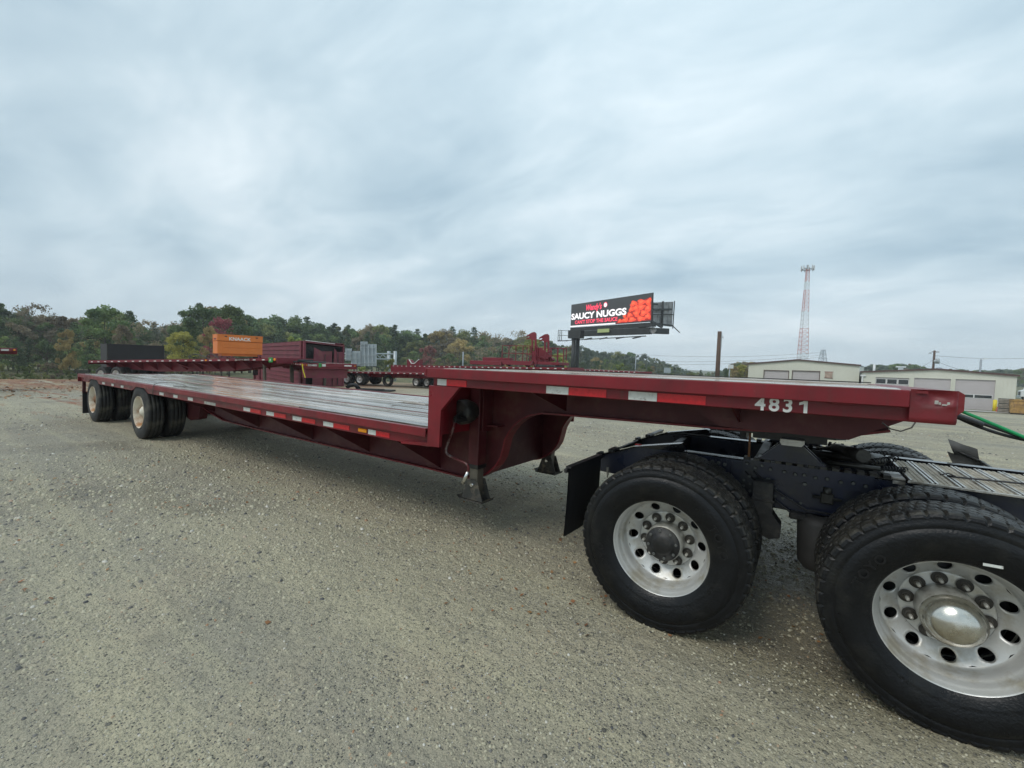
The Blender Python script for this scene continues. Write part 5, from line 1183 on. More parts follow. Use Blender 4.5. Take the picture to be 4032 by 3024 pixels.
def lattice(name, label, px, ty, D, w, by=1430):
    X_, Y_, g_, z_ = gp(px, ty, D); H = z_-g_; t = thing(name, label, 'pylon', (X_, Y_, g_), rad(YAW)); mb = MB()
    P = lambda i, t_: Vector(((w*(1-.75*t_))*(1 if i in (0, 1) else -1), (w*(1-.75*t_))*(1 if i in (0, 3) else -1), H*t_))
    for k_ in range(14):
        for i in range(4):
            a, b = k_/14, (k_+1)/14; mb.bar(P(i, a), P(i, b), .3).bar(P(i, a), P((i+1) % 4, b), .2)
    part('lattice', mb, 'galv', t); mb = MB()
    for zz, l_ in ((.72, 4.5), (.86, 3.6), (.99, 2.6)): mb.bar((-l_, 0, H*zz), (l_, 0, H*zz), .35)
    part('cross_arm', mb, 'galv', t); return t
lattice('pylon', 'small grey lattice power pylon right of the red and white tower', 3242, 1377, 420, 4.5)
# utility pole with transformer
D = 85; X_, Y_, g_, z_ = gp(3680, 1380, D); H = z_-g_
up = thing('utility_pole', 'utility pole with transformers and lamp behind the right workshop', 'utility pole', (X_, Y_, g_), rad(YAW)); part('pole_shaft', MB().tube([(0, 0, 0), (0, 0, H)], [.22, .17], 10), 'pole_wood', up)
part('transformer', MB().lathe([(H-2.6, .0), (H-2.6, .32), (H-1.6, .32), (H-1.55, 0)], 12, axis='z', c=(.75, 0, 0)).lathe([(H-2.4, 0), (H-2.4, .22), (H-1.9, .22), (H-1.9, 0)], 12, axis='z', c=(-.1, -.4, 0)), 'transformer', up); part('lamp_head', MB().bar((0, 0, H-.2), (-.8, 0, H-.4), .08).lathe([(H-.7, .28), (H-.4, .12), (H-.35, 0)], 10, axis='z', c=(-.85, 0, 0)), 'transformer', up)
part('cross_arm', MB().box(-.5, .9, -.06, .06, H-.35, H-.22), 'pole_wood', up)
D = 75; X_, Y_, g_, z_ = gp(3863, 1415, D); H = z_-g_
lp = thing('lamp_post', 'thin dark lamp post behind the right workshop roof', 'lamp post', (X_, Y_, g_), rad(YAW)); part('pole_shaft', MB().tube([(0, 0, 0), (0, 0, H)], .14, 8), 'galv', lp); part('lamp_arm', MB().bar((0, 0, H-.1), (.9, 0, H+.15), .07).box(.7, 1.1, -.12, .12, H+.1, H+.2), 'white_paint', lp)
for px, ty, D, lab in ((2504, 1402, 95, 'thin metal pole standing among trees right of the billboard'), (1824, 1385, 70, 'short pale post left of the red rigging frames')):
    X_, Y_, g_, z_ = gp(px, ty, D); solo('thin_pole', MB().tube([(0, 0, 0), (0, 0, z_-g_)], .11, 6), 'galv', lab, 'pole', (X_, Y_, g_))
for px, x1, y0, y1, D, lab in ((2628, 26, 1448, 1468, 120, 'grey road sign seen from behind at the foot of the hill'), (2878, 19, 1436, 1451, 60, 'small white sign on a post left of the workshops')):
    X_, Y_, g_, z_ = gp(px, y0, D); t = thing('road_sign', lab, 'sign', (X_, Y_, g_), rad(YAW)); w = x1*D/FPX/2; h = (y1-y0)*D/FPX
    part('sign_panel', MB().box(-w, w, -.05, .05, z_-g_-h, z_-g_), 'sign_back' if D > 100 else 'white_paint', t); part('sign_post', MB().tube([(-w*.3, .1, 0), (-w*.3, .1, z_-g_-h*.1)], .08, 6), 'galv', t)
def wire(a, b, s_, lab, r=.035):
    a = P3(*a); b = P3(*b); mid = a; pts = [v-mid for v in sag(a, b, s_, 12)]; solo('overhead_wire', MB().tube(pts, r, 4, cap=False), 'wire', lab, 'wire', mid, 0, 'overhead wires')
for i, (y0, y1, y2) in enumerate(((1395, 1402, 1400), (1420, 1412, 1408), (1432, 1420, 1415))):
    wire((2500, y0, 150), (3242, y1-15, 150), 1.2, ['topmost faint wire crossing the sky right of the billboard', 'middle faint wire crossing the sky right of the billboard', 'lowest faint wire crossing the sky right of the billboard'][i])
wire((3680, 1400, 85), (4100, 1408, 85), .4, 'wire running right from the top of the utility pole', .025); wire((3684, 1420, 85), (3770, 1452, 70), .1, 'service wire dropping from the utility pole to the workshop roof', .03); wire((3676, 1415, 85), (3635, 1440, 70), .1, 'service wire dropping left from the utility pole', .03)

# ------------------------------------------------------------------ workshops
def workshop(name, label, D, lx, ly, rx, ry, gx, gy, base, doors, depth, side=None):
    COT = 1.15; rr_ = lambda px: COT+(px-W0/2)/FPX; ql, qr, qg = P3(lx, ly, D), P3(rx, ry, D*rr_(lx)/rr_(rx)), P3(gx, gy, D*rr_(lx)/rr_(gx))
    d = qr-ql; rz = math.atan2(d.y, d.x); Wd = math.hypot(d.x, d.y); zb = base
    t = thing(name, label, 'workshop', (ql.x, ql.y, zb), rz); c, s_ = math.cos(rz), math.sin(rz)
    def lc(px, py):
        # point of the front wall plane seen at that pixel
        dr = CF+CR*((px-W0/2)/FPX)+CU*((H0/2-py)/FPX); n_ = Vector((-s_, c, 0)); k = (ql-CP).dot(n_)/dr.dot(n_); q = CP+dr*k-Vector((ql.x, ql.y, zb)); return q.x*c+q.y*s_, q.z
    gxl = lc(gx, gy)[0]; zl, zr, zg = ql.z-zb, qr.z-zb, qg.z-zb
    # openings -> wall built as strips
    ds = sorted([(lc(a, b_)[0], lc(a2, b_)[0], lc((a+a2)/2, b_)[1], k) for a, b_, a2, k in doors])
    def ztop(x): return zl+(zg-zl)*x/gxl if x < gxl else zg+(zr-zg)*(x-gxl)/(Wd-gxl)
    wall = MB(); cur = 0
    for x0, x1, zt, k in ds:
        wall.prism([(cur, 0), (x0, 0), (x0, ztop(x0)), *([(gxl, zg)] if cur < gxl < x0 else []), (cur, ztop(cur))], 0, .18); wall.prism([(x0, zt), (x1, zt), (x1, ztop(x1)), *([(gxl, zg)] if x0 < gxl < x1 else []), (x0, ztop(x0))], 0, .18); cur = x1
    wall.prism([(cur, 0), (Wd, 0), (Wd, zr), *([(gxl, zg)] if cur < gxl < Wd else []), (cur, ztop(cur))], 0, .18)
    part('front_wall', wall, 'siding', t)
    ribs = MB(); x = .15
    while x < Wd:
        if not any(a-.05 < x < b_+.05 for a, b_, _, _ in ds): ribs.box(x, x+.05, -.025, -.001, .05, ztop(x)-.12)
        else:
            zt = [z for a, b_, z, _ in ds if a-.05 < x < b_+.05][0]; ribs.box(x, x+.05, -.025, -.001, zt+.08, ztop(x)-.12)
        x += .305
    part('siding_rib', ribs, 'siding', t, kind='stuff')
    part('side_wall', MB().box(.0, .18, .181, depth, 0, zl-.05).box(Wd-.18, Wd, .181, depth, 0, zr-.05), 'siding', t)
    part('rear_wall', MB().box(.18, Wd-.18, depth-.18, depth, 0, min(zl, zr)-.05), 'siding', t)
    part('roof', MB().prism([(-.12, zl), (gxl, zg), (Wd+.12, zr), (Wd+.12, zr+.10), (gxl, zg+.10), (-.12, zl+.10)], -.15, depth+.1), 'light_steel', t)
    part('roof_trim', MB().prism([(-.16, zl-.05), (gxl, zg-.05), (Wd+.16, zr-.05), (Wd+.16, zr+.14), (gxl, zg+.14), (-.16, zl+.14)], -.21, -.155), 'roof_trim', t)
    for x0, x1, zt, k in ds:
        dd = part('roller_door', MB().box(x0+.002, x1-.002, .10, .13, 0, zt-.002), 'door_panel', t)
        sl = MB(); n_ = 9
        for i in range(1, n_): sl.box(x0+.03, x1-.03, .092, .099, zt*i/n_, zt*i/n_+.03)
        part('door_rib', sl, 'door_panel', dd)
        part('door_frame', MB().box(x0-.09, x0-.002, -.04, -.001, 0, zt+.09).box(x1+.002, x1+.09, -.04, -.001, 0, zt+.09).box(x0-.002, x1+.002, -.04, -.001, zt, zt+.09), 'siding' if k != 'd' else 'roof_trim', t)
        if k in ('w', 'g'):
            n_ = 3 if k == 'w' else 2; z0, z1 = (zt-.78, zt-.22) if k == 'w' else (zt*.405, zt*.50)
            wds = (x1-x0)/n_
            for i in range(n_):
                a = x0+wds*i+(.08 if k == 'w' else (.18 if i == 0 else .05)); b_ = x0+wds*(i+1)-(.08 if k == 'w' else (.05 if i == 0 else .18))
                w_ = part('window', MB().box(a-.05, b_+.05, .078, .098, z0-.05, z1+.05), 'white_paint', dd); part('pane', MB().box(a, b_, .068, .0775, z0, z1), 'glass_dark', w_)
    return t, lc, Wd, (zl, zg, zr), ztop
w1, lc1, Wd1, z1_, zt1 = workshop('workshop_building', 'pale metal workshop with two roller doors and a gable roof, left of the other', 66, 2948, 1434, 3385, 1440, 3143, 1418, -2.3, [(3010, 1460, 3105, 'd'), (3122, 1462, 3227, 'd')], 16)
w2, lc2, Wd2, z2_, zt2 = workshop('workshop_building', 'pale metal workshop with wide roller doors, right of the other by the dumpster', 56, 3393, 1466, 4006, 1481, 3690, 1455, -2.05, [(3448, 1487, 3581, 'w'), (3600, 1490, 3745, 'n'), (3763, 1495, 3921, 'g')], 14)
a, b = lc1(3249, 1465), lc1(3277, 1488); part('wall_sign', MB().box(a[0], b[0], -.09, -.03, b[1], a[1]), 'sign_tan', w1)
part('sign_frame', MB().box(a[0]-.07, b[0]+.07, -.06, -.028, b[1]-.07, b[1]-.001).box(a[0]-.07, b[0]+.07, -.06, -.028, a[1]+.001, a[1]+.07), 'maroon_far', w1)
part('downpipe', MB().box(.05, .2, -.16, -.03, 0, z2_[0]-.3).box(-.1, .45, -.2, -.03, z2_[0]-.5, z2_[0]-.3), 'white_paint', w2)
a = lc2(3441, 1438); part('vent_pipe', MB().tube([(a[0], 3, z2_[0]-.3), (a[0], 3, a[1]+.15)], .14, 10), 'white_paint', w2)
a, b = lc2(3530, 1444), lc2(3572, 1458); part('roof_vent', MB().box(a[0], b[0], 4, 6, a[1], a[1]+.12).box(a[0]+.25, b[0]-.25, 4.2, 5.8, b[1]-.4, a[1]-.001), 'white_paint', w2)
a = lc2(3713, 1445); part('turbine_vent', MB().lathe([(a[1]-.55, .15), (a[1]-.3, .15), (a[1]-.3, .3), (a[1]-.05, .32), (a[1]+.05, 0)], 12, axis='z', c=(a[0], 5, 0)), 'galv', w2)
a = lc1(3345, 1428); part('turbine_vent', MB().lathe([(a[1]-.5, .12), (a[1]-.2, .12), (a[1]-.1, 0)], 10, axis='z', c=(a[0], 5, 0)), 'galv', w1)
# apron strip in front of the doors
A0 = P3(3300, 1600, 54); A1 = P3(4200, 1625, 42); d = (A1-A0); rz2 = math.atan2(d.y, d.x); vs = []; ap = MB()
for i in range(13):
    for j in range(4):
        q = Vector((A0.x, A0.y, 0))+Vector((math.cos(rz2), math.sin(rz2), 0))*(i*2.4)+Vector((-math.sin(rz2), math.cos(rz2), 0))*(j*.95); vs.append((q.x, q.y, gz(q.x, q.y)+.06))
ap.add(vs, [(i*4+j, (i+1)*4+j, (i+1)*4+j+1, i*4+j+1) for i in range(12) for j in range(3)]); link('pavement', ap.mesh('pavement'), 'concrete', kind='structure')
def gpos(px, py, D): q = P3(px, py, D); return (q.x, q.y, gz(q.x, q.y))
bo = thing('bollard', 'yellow bollard at the right corner of the last roller door', 'bollard', gpos(3915, 1620, 47.2)); part('bollard_post', MB().tube([(0, 0, 0), (0, 0, 1.25)], .16, 14), 'bollard_yellow', bo); part('bollard_cap', MB().lathe([(1.25, .16), (1.31, .11), (1.33, 0)], 14, axis='z'), 'bollard_yellow', bo)
for i, (px, dd) in enumerate(((3926, 46.8), (3935, 46.6))):
    c = thing('traffic_cone', ['faded red cone next to the yellow bollard', 'faded red cone next to the wooden crates'][i], 'cone', gpos(px, 1622, dd), 0, 'cones by the workshop'); part('cone_body', MB().lathe([(.03, .14), (.6, .03), (.6, 0)], 12, axis='z'), 'cone_red', c); part('cone_base', MB().box(-.2, .2, -.2, .2, 0, .03), 'cone_red', c)
g0 = Vector(gpos(3957, 1622, 45.6)); 
for i in range(3):
    t = thing('wooden_crate', ['grey wooden crate on the ground between the bollard and the dumpster', 'grey wooden crate in the middle of the stack beside the dumpster', 'grey wooden crate on top of the stack beside the dumpster'][i], 'crate', g0+Vector((0, 0, .52*i)), rad(YAW)-rad(44), 'stacked wooden crates')
    for j in range(3): part('slat', MB().box(-.52, .52, -.5, -.47, .04+.15*j, .16+.15*j), 'pallet_wood', t); part('slat', MB().box(-.52, -.49, -.46, .46, .04+.15*j, .16+.15*j), 'pallet_wood', t)
    part('corner_block', MB().box(-.50, -.42, -.47, -.40, 0, .51).box(.42, .50, -.47, -.40, 0, .51).box(-.5, .5, -.40, .45, .02, .50), 'chassis_black', t)
dp = thing('dumpster', 'rusty yellow open dumpster at the right edge of the yard', 'dumpster', gpos(3978, 1625, 44), rad(YAW)-rad(46))
part('dumpster_body', MB().prism([(0, .15), (4.6, .15), (4.8, 1.45), (-.05, 1.45)], 0, 1.8), 'skip_rust', dp); part('dumpster_rim', MB().box(-.12, 4.9, -.07, 0, 1.40, 1.52).box(-.12, 4.9, 1.8, 1.87, 1.40, 1.52), 'skip_rust', dp)
for i in range(4): part('side_rib', MB().box(.4+i*1.1, .52+i*1.1, -.06, -.001, .2, 1.39), 'skip_rust', dp)
part('skid', MB().box(0, 4.7, .1, .3, 0, .15).box(0, 4.7, 1.5, 1.7, 0, .15), 'chassis_black', dp)
def truck(px, py, D, lab, h=2.9):
    t = thing('parked_truck', lab, 'truck', gpos(px, py, D), rad(YAW)-rad(40), 'white trucks behind the dumpster')
    part('cab', MB().prism([(0, .7), (0, 1.7), (.55, 1.85), (.95, h), (2.6, h), (2.6, .7)], 0, 2.3), 'white_paint', t); part('windscreen', MB().box(1.15, 2.2, -.02, -.001, 1.75, 2.45).add([(.58, .15, 1.9), (.58, 2.15, 1.9), (.90, 2.1, 2.75), (.90, .2, 2.75)], [(0, 1, 2, 3)]), 'glass_dark', t)
    part('cargo_box', MB().box(2.75, 7.5, -.05, 2.35, .9, h+.5), 'white_paint', t); part('grille', MB().box(-.03, -.001, .5, 1.8, .9, 1.5), 'chassis_black', t); part('bumper', MB().box(-.15, -.03, .0, 2.3, .45, .8), 'light_steel', t)
    for wx in (.9, 5.8):
        for yy in (.12, 2.18): part('wheel', MB().lathe([(-.13, .2), (-.13, .45), (.13, .45), (.13, .2)], 18, c=(wx, yy, .45)), 'rubber_trailer', t)
truck(4016, 1600, 75, 'white truck behind the dumpster, nearer of the two'); truck(4030, 1590, 88, 'white truck farther back behind the dumpster', 3.3)

# ------------------------------------------------------------------ trees
def cards(name, cen, siz, up=.35, seed=0):
    """one quad per leaf clump: centres Nx3, sizes N"""
    g = np.random.default_rng(seed); n = len(cen); nrm = g.normal(size=(n, 3)); nrm[:, 2] += up; nrm /= np.linalg.norm(nrm, axis=1)[:, None]
    t = g.normal(size=(n, 3)); a = np.cross(nrm, t); a /= np.linalg.norm(a, axis=1)[:, None]; b = np.cross(nrm, a); asp = g.uniform(.5, 1, n)[:, None]
    a = a*siz[:, None]; b = b*siz[:, None]*asp
    j = g.uniform(.6, 1.25, (n, 4, 1)); V = np.stack([cen-a*j[:, 0], cen-b*j[:, 1], cen+a*j[:, 2], cen+b*j[:, 3]], 1).reshape(-1, 3)
    me = bpy.data.meshes.new(name); me.vertices.add(n*4); me.vertices.foreach_set('co', V.reshape(-1)); me.loops.add(n*4); me.loops.foreach_set('vertex_index', np.arange(n*4)); me.polygons.add(n)
    me.polygons.foreach_set('loop_start', np.arange(n)*4); me.polygons.foreach_set('loop_total', np.full(n, 4)); me.update(calc_edges=True); return me
def deciduous(seed, n=5200, w=.30, low=.12, lobes=26, leafs=.016):
    g = np.random.default_rng(seed); C = []; S = []
    for i in range(lobes):
        t = g.uniform(0, 1) if i > 3 else (1.02, .99, .93, .9)[i]; zc = low+.10+(.90-low-.1)*t; prof = w*math.sqrt(max(.02, 1-((zc-(.50+low*.3))/(.52))**2))*(1 if i > 3 else .6); a = g.uniform(0, 2*math.pi); r = prof*g.uniform(.25, .95)
        c = np.array([r*math.cos(a), r*math.sin(a), zc]); rs = g.uniform(.06, .125)*(1.15-.35*t)
        k = int(n/lobes*g.uniform(.7, 1.3)); d = g.normal(size=(k, 3)); d /= np.linalg.norm(d, axis=1)[:, None]; d *= (g.random(k)**.35)[:, None]*rs; d[:, 2] *= .72
        C.append(c+d); S.append(g.uniform(.6, 1.3, k)*leafs)
    # loose sprays so the outline is ragged
    k = n//10; a = g.uniform(0, 2*math.pi, k); z = g.uniform(low+.05, .90, k); pr = w*np.sqrt(np.maximum(.0, 1-((z-.5)/.47)**2))*g.uniform(.5, 1.0, k); C.append(np.stack([pr*np.cos(a), pr*np.sin(a), z], 1)); S.append(g.uniform(.5, .9, k)*leafs)
    return cards('crown', np.concatenate(C), np.concatenate(S), .3, seed)
def pine(seed, n=5200, w=.24, low=.18, leafs=.014):
    g = np.random.default_rng(seed); C = []; S = []; tiers = 17
    for t in range(tiers):
        f = t/(tiers-1); z = low+(.98-low)*f; r = w*(1-f)**.62*g.uniform(.75, 1.15)+.015; nb = int(5+6*(1-f))
        for b in range(nb):
            a = g.uniform(0, 2*math.pi); rl = r*g.uniform(.6, 1.1); k = max(6, int(n/(tiers*8)*g.uniform(.6, 1.4))); u = g.random(k)**.6; spread = .030+.02*(1-f)
            C.append(np.stack([u*rl*math.cos(a)+g.normal(0, spread*.6, k), u*rl*math.sin(a)+g.normal(0, spread*.6, k), z+.03*u+g.normal(0, .012, k)], 1)); S.append(g.uniform(.6, 1.2, k)*leafs)
    return cards('crown', np.concatenate(C), np.concatenate(S), .9, seed)
def trunk_mesh(seed, h=.8, br=9, r=.014, lean=.02):
    g = random.Random(seed); mb = MB(); pts = [(g.uniform(-lean, lean)*i/4, g.uniform(-lean, lean)*i/4, -.05+(h+.05)*i/4) for i in range(5)]; mb.tube(pts, [r*(1-.19*i) for i in range(5)], 7)
    for i in range(br):
        z = h*g.uniform(.35, .95); a = g.uniform(0, 6.28); l_ = g.uniform(.10, .22); x, y = pts[2][0], pts[2][1]
        p1 = (x+l_*.55*math.cos(a), y+l_*.55*math.sin(a), z+l_*.35); p2 = (x+l_*math.cos(a+.2), y+l_*math.sin(a+.2), z+l_*.8); mb.tube([(x, y, z), p1, p2], [r*.38, r*.25, r*.08], 4, cap=False)
    return mb.mesh('trunk')
def bare_mesh(seed):
    g = random.Random(seed); mb = MB()
    def grow(p, d, l_, r, k):
        q = p+d*l_; mb.tube([p, q], [r, r*.7], 4, cap=False)
        if k == 0: return
        for _ in range(3 if k > 2 else 4):
            nd_ = (d+Vector((g.uniform(-.7, .7), g.uniform(-.7, .7), g.uniform(-.05, .5)))).normalized(); grow(p+d*l_*g.uniform(.55, 1), nd_, l_*g.uniform(.55, .8), r*.55, k-1)
    grow(Vector((0, 0, 0)), Vector((0, 0, 1)), .34, .009, 5); return mb.mesh('trunk')
DEC = [deciduous(s, w=w_, low=l_) for s, w_, l_ in ((1, .30, .12), (2, .34, .10), (3, .26, .15), (4, .31, .06), (5, .36, .12))]
PIN = [pine(s, w=w_, low=l_) for s, w_, l_ in ((11, .24, .2), (12, .21, .12), (13, .27, .28))]
BUSH = [deciduous(s, n=3200, w=.62, low=.0, lobes=18, leafs=.035) for s in (21, 22, 23)]
TRK = [trunk_mesh(s) for s in (31, 32, 33)]; BARE = [bare_mesh(s) for s in (41, 42)]
SPARSE = deciduous(51, n=900, w=.30, low=.25, lobes=16, leafs=.014)
def cr_obj(me, m, parent, name='crown'):
    o = link(name, me, None, parent)
    if not me.materials: me.materials.append(MATS[m])
    o.material_slots[0].link = 'OBJECT'; o.material_slots[0].material = MATS[m]; return o
def tree(px, ty, D, kind, lab, group=None, wide=1., name=None, base=None):
    q = P3(px, ty, D); g_ = gz(q.x, q.y) if base is None else base; H = max(1., q.z-g_)
    sp = kind.split('_')[0]; m = {'pine': 'leaf_pine', 'dark': 'leaf_dark', 'green': 'leaf_green', 'olive': 'leaf_olive', 'yellow': 'leaf_yellow', 'orange': 'leaf_orange', 'brown': 'leaf_brown', 'red': 'leaf_red', 'rust': 'leaf_rust', 'lime': 'leaf_lime', 'haze': 'leaf_haze', 'bare': 'leaf_brown'}[sp]
    t = thing(name or {'pine': 'pine_tree', 'bare': 'bare_tree'}.get(sp, 'tree'), lab, 'tree', (q.x, q.y, g_), R_.uniform(0, 6.28), group); t.scale = (H*wide, H*wide, H)
    if sp == 'bare':
        cr_obj(R_.choice(BARE), 'pale_bark', t, 'trunk'); cr_obj(SPARSE, 'leaf_brown', t); return t
    cr_obj(R_.choice(PIN if sp == 'pine' else DEC), m, t); cr_obj(R_.choice(TRK), 'bark', t, 'trunk'); return t
def bush(px, ty, D, m, lab, group=None, wide=1.0):
    q = P3(px, ty, D); g_ = gz(q.x, q.y); H = max(.4, q.z-g_); t = thing('bush', lab, 'bush', (q.x, q.y, g_-.05), R_.uniform(0, 6.28), group); t.scale = (H*wide, H*wide, H*1.05); cr_obj(R_.choice(BUSH), m, t, 'foliage'); return t
prof = [(-250, 1190), (-100, 1195), (0, 1200), (60, 1212), (140, 1235), (330, 1240), (370, 1225), (415, 1197), (480, 1215), (540, 1250), (600, 1270), (680, 1280), (720, 1250), (760, 1210), (800, 1195), (850, 1200), (900, 1193), (950, 1215), (1000, 1242), (1060, 1240), (1100, 1232), (1180, 1240), (1240, 1262), (1300, 1275), (1350, 1278), (1420, 1280), (1480, 1272), (1540, 1270), (1600, 1285), (1660, 1305), (1700, 1300), (1760, 1292), (1830, 1295), (1890, 1296), (1940, 1312), (2000, 1328), (2060, 1315), (2120, 1330), (2200, 1345), (2260, 1350), (2340, 1374), (2420, 1382), (2500, 1380), (2560, 1402), (2620, 1412), (2680, 1440)]
def ptop(x): return float(np.interp(x, [a for a, _ in prof], [b for _, b in prof]))
seenlab = {}
ZN = [(0, 'beyond the left edge'), (110, 'at the far left above the trailer tail'), (240, 'left of the tall peaked tree'), (390, 'just left of the black box'), (500, 'above the black box'), (620, 'right of the black box'), (760, 'around the yellow-green tree'), (860, 'left of the red maple'), (960, 'behind the orange box'), (1080, 'right of the orange box'),
      (1200, 'behind the ribbed side of the container'), (1340, 'behind the crumpled end of the container'), (1450, 'behind the left half of the gantry'), (1570, 'behind the right half of the gantry'), (1690, 'right of the gantry post'), (1830, 'left of the pale post'), (1970, 'behind the rigging beams'), (2100, 'behind the railings'), (2240, 'behind the hooked uprights'), (2350, 'just right of the billboard post'), (2480, 'left of the thin metal pole'), (2600, 'right of the thin metal pole'), (2760, 'at the low end of the tree line'), (9999, 'in the gap left of the workshops')]
def zone(px): return next(n for lim, n in ZN if px < lim)
ADJ = {'pine': 'dark green pine tree', 'dark': 'dark green leafy tree', 'green': 'mid green leafy tree', 'olive': 'olive tree turning autumn yellow', 'orange': 'orange-brown autumn tree', 'brown': 'faded brown autumn tree', 'haze': 'pale hazy green tree', 'yellow': 'bright yellow-green tree', 'bare': 'nearly bare thin tree'}
def depth_row(px, row):
    b = float(np.interp(px, [0, 700, 1000, 1700, 2300, 2700], [64, 72, 105, 135, 165, 200])); return b*(1+.10*row)
def wood_tree(px, ty, D, kind, row):
    lab = ADJ[kind.split('_')[0]]+' '+zone(px)+{0: ', nearest row', 1: ', middle row', 2: ', farthest row'}[row]
    return tree(px, ty, D, kind, lab, ADJ[kind.split('_')[0]]+'s '+zone(px)+' '+'abc'[row])
def kindpick(px, row):
    w = {'pine': 5, 'dark': 4, 'green': 3, 'olive': 2.4, 'orange': .9, 'brown': .8}
    if 250 < px < 700: w['pine'] = 9; w['brown'] = .5
    if 900 < px < 1300: w['green'] = 7
    if px > 1700: w['olive'] = 5; w['brown'] = 1.6; w['orange'] = 1.4; w['pine'] = 2.5
    ks = list(w); return R_.choices(ks, [w[k] for k in ks])[0]
px = -180
while px < 2690:   # skyline row
    D = depth_row(px, 2)*R_.uniform(.95, 1.08); k = kindpick(px, 2)
    if 100 < px < 350: k = 'brown'
    if px > 2250 and R_.random() < .5: k = 'haze'
    wood_tree(px, ptop(px)+R_.uniform(-3, 14), D, k, 2); px += R_.uniform(34, 52)*(1 if px < 900 else .62)
px = -200
while px < 2690:   # middle row
    D = depth_row(px, 1)*R_.uniform(.95, 1.05); h = hor = 1365+.0322*px; wood_tree(px, ptop(px)+(h+25-ptop(px))*R_.uniform(.16, .42), D, kindpick(px, 1), 1); px += R_.uniform(40, 62)*(1 if px < 900 else .66)
px = -180
while px < 2690:   # front row
    D = depth_row(px, 0)*R_.uniform(.92, 1.03); h = 1365+.0322*px; wood_tree(px, ptop(px)+(h+30-ptop(px))*R_.uniform(.42, .75), D, kindpick(px, 0), 0); px += R_.uniform(45, 75)*(1 if px < 900 else .72)
# the trees one would point at
tree(415, 1193, 62, 'dark_a', 'tall dark tree with a peaked crown above the black crate', wide=1.05); tree(800, 1194, 72, 'dark_b', 'tall dark tree left of the red maple', wide=1.0); tree(902, 1192, 78, 'green_b', 'tall green tree behind the red maple', wide=.9)
tree(872, 1240, 66, 'red_a', 'crimson red maple behind the orange box', wide=.72, name='maple_tree'); tree(718, 1298, 58, 'yellow_a', 'bright yellow-green tree left of the orange box', wide=1.0)
tree(480, 1272, 60, 'brown_b', 'pinkish brown tree right of the tall peaked tree', wide=.6); tree(825, 1278, 60, 'orange_b', 'slim orange-yellow tree beside the orange box', wide=.5); tree(1690, 1355, 96, 'rust_b', 'small dull red tree right of the sign gantry', wide=.8, name='maple_tree')
tree(270, 1290, 56, 'orange_c', 'yellow-orange tree at the left end above the trailer tail', wide=.55); tree(1915, 1293, 120, 'bare_c', 'round half-bare tree above the trees left of the rigging frames', wide=1.2); tree(2045, 1288, 120, 'bare_a', 'thin bare whitish tree left of the hooked uprights')
tree(145, 1180, 74, 'bare_b', 'bare grey treetop at the far left of the skyline'); tree(575, 1247, 74, 'bare_d', 'bare twiggy tree right of the black crate'); tree(690, 1255, 76, 'bare_e', 'bare twiggy tree left of the tall trees behind the orange box')
tree(2090, 1325, 60, 'olive_k', 'leafy yellow-green tree behind the railings of the rigging frame', wide=1.1); tree(2200, 1385, 56, 'lime_b', 'small lime green tree right of the rigging frame', wide=.9)
bush(1165, 1330, 44, 'leaf_lime', 'bright lime shrub top just above the container roof', wide=.8); bush(1535, 1412, 52, 'leaf_olive', 'bushy olive shrub beside the gantry post', wide=.8); bush(1430, 1442, 44, 'leaf_lime', 'pale green weeds behind the flatbed below the gantry', wide=.7)
bush(2440, 1430, 90, 'leaf_lime', 'round light green bush right of the billboard post', wide=.9); bush(2535, 1437, 90, 'leaf_green', 'small green bush by the thin pole', wide=.8); bush(1395, 1500, 46, 'leaf_yellow', 'yellowish clump of grass behind the flatbed wheels', wide=1.4)
bush(1495, 1500, 48, 'leaf_olive', 'dry clump of grass between the flatbed wheels', wide=1.4)
# undergrowth at the wood's edge
i = 0
for px in range(-220, 760, 34):
    D = R_.uniform(44, 52); m = R_.choice(('leaf_olive', 'leaf_green', 'leaf_dark', 'leaf_olive', 'leaf_brown')); bush(px+R_.uniform(-10, 10), R_.uniform(1420, 1478), D, m, {'leaf_olive': 'olive undergrowth bush', 'leaf_green': 'green undergrowth bush', 'leaf_dark': 'dark undergrowth bush', 'leaf_brown': 'brown undergrowth bush'}[m]+' at the wood edge, '+zone(px), m[5:]+' bushes along the wood edge '+zone(px), R_.uniform(.7, 1.1))
# small trees behind the trailer on the far right valley and behind the workshops
px = 2640
while px < 3010:
    top = float(np.interp(px, [2640, 2700, 2800, 2860, 2900, 2930, 3010], [1448, 1462, 1462, 1445, 1418, 1412, 1425])); wood_tree(px, top+R_.uniform(0, 10), R_.uniform(150, 200), R_.choice(('haze', 'orange', 'green', 'olive', 'haze', 'brown')), 0); px += R_.uniform(12, 20)
for px, ty, k in ((2890, 1440, 'orange'), (2920, 1432, 'yellow'), (2860, 1452, 'pine'), (2940, 1445, 'orange'), (2720, 1462, 'olive'), (2760, 1458, 'pine')): tree(px, ty, 110, k, {'orange': 'orange autumn tree', 'yellow': 'yellow autumn tree', 'pine': 'dark conifer', 'olive': 'olive tree'}[k]+' in the gap between the hills and the left workshop', k+' trees left of the workshop')
px = 3420
while px < 4150:
    top = float(np.interp(px, [3420, 3500, 3585, 3640, 3760, 3900, 3990, 4150], [1432, 1430, 1424, 1440, 1450, 1452, 1446, 1436])); wood_tree2 = tree(px, top+R_.uniform(0, 8), R_.uniform(180, 240), R_.choice(('haze', 'green', 'haze', 'dark', 'brown')), 'hazy tree on the far ridge behind the right workshop', 'trees on the ridge behind the right workshop'); px += R_.uniform(11, 18)

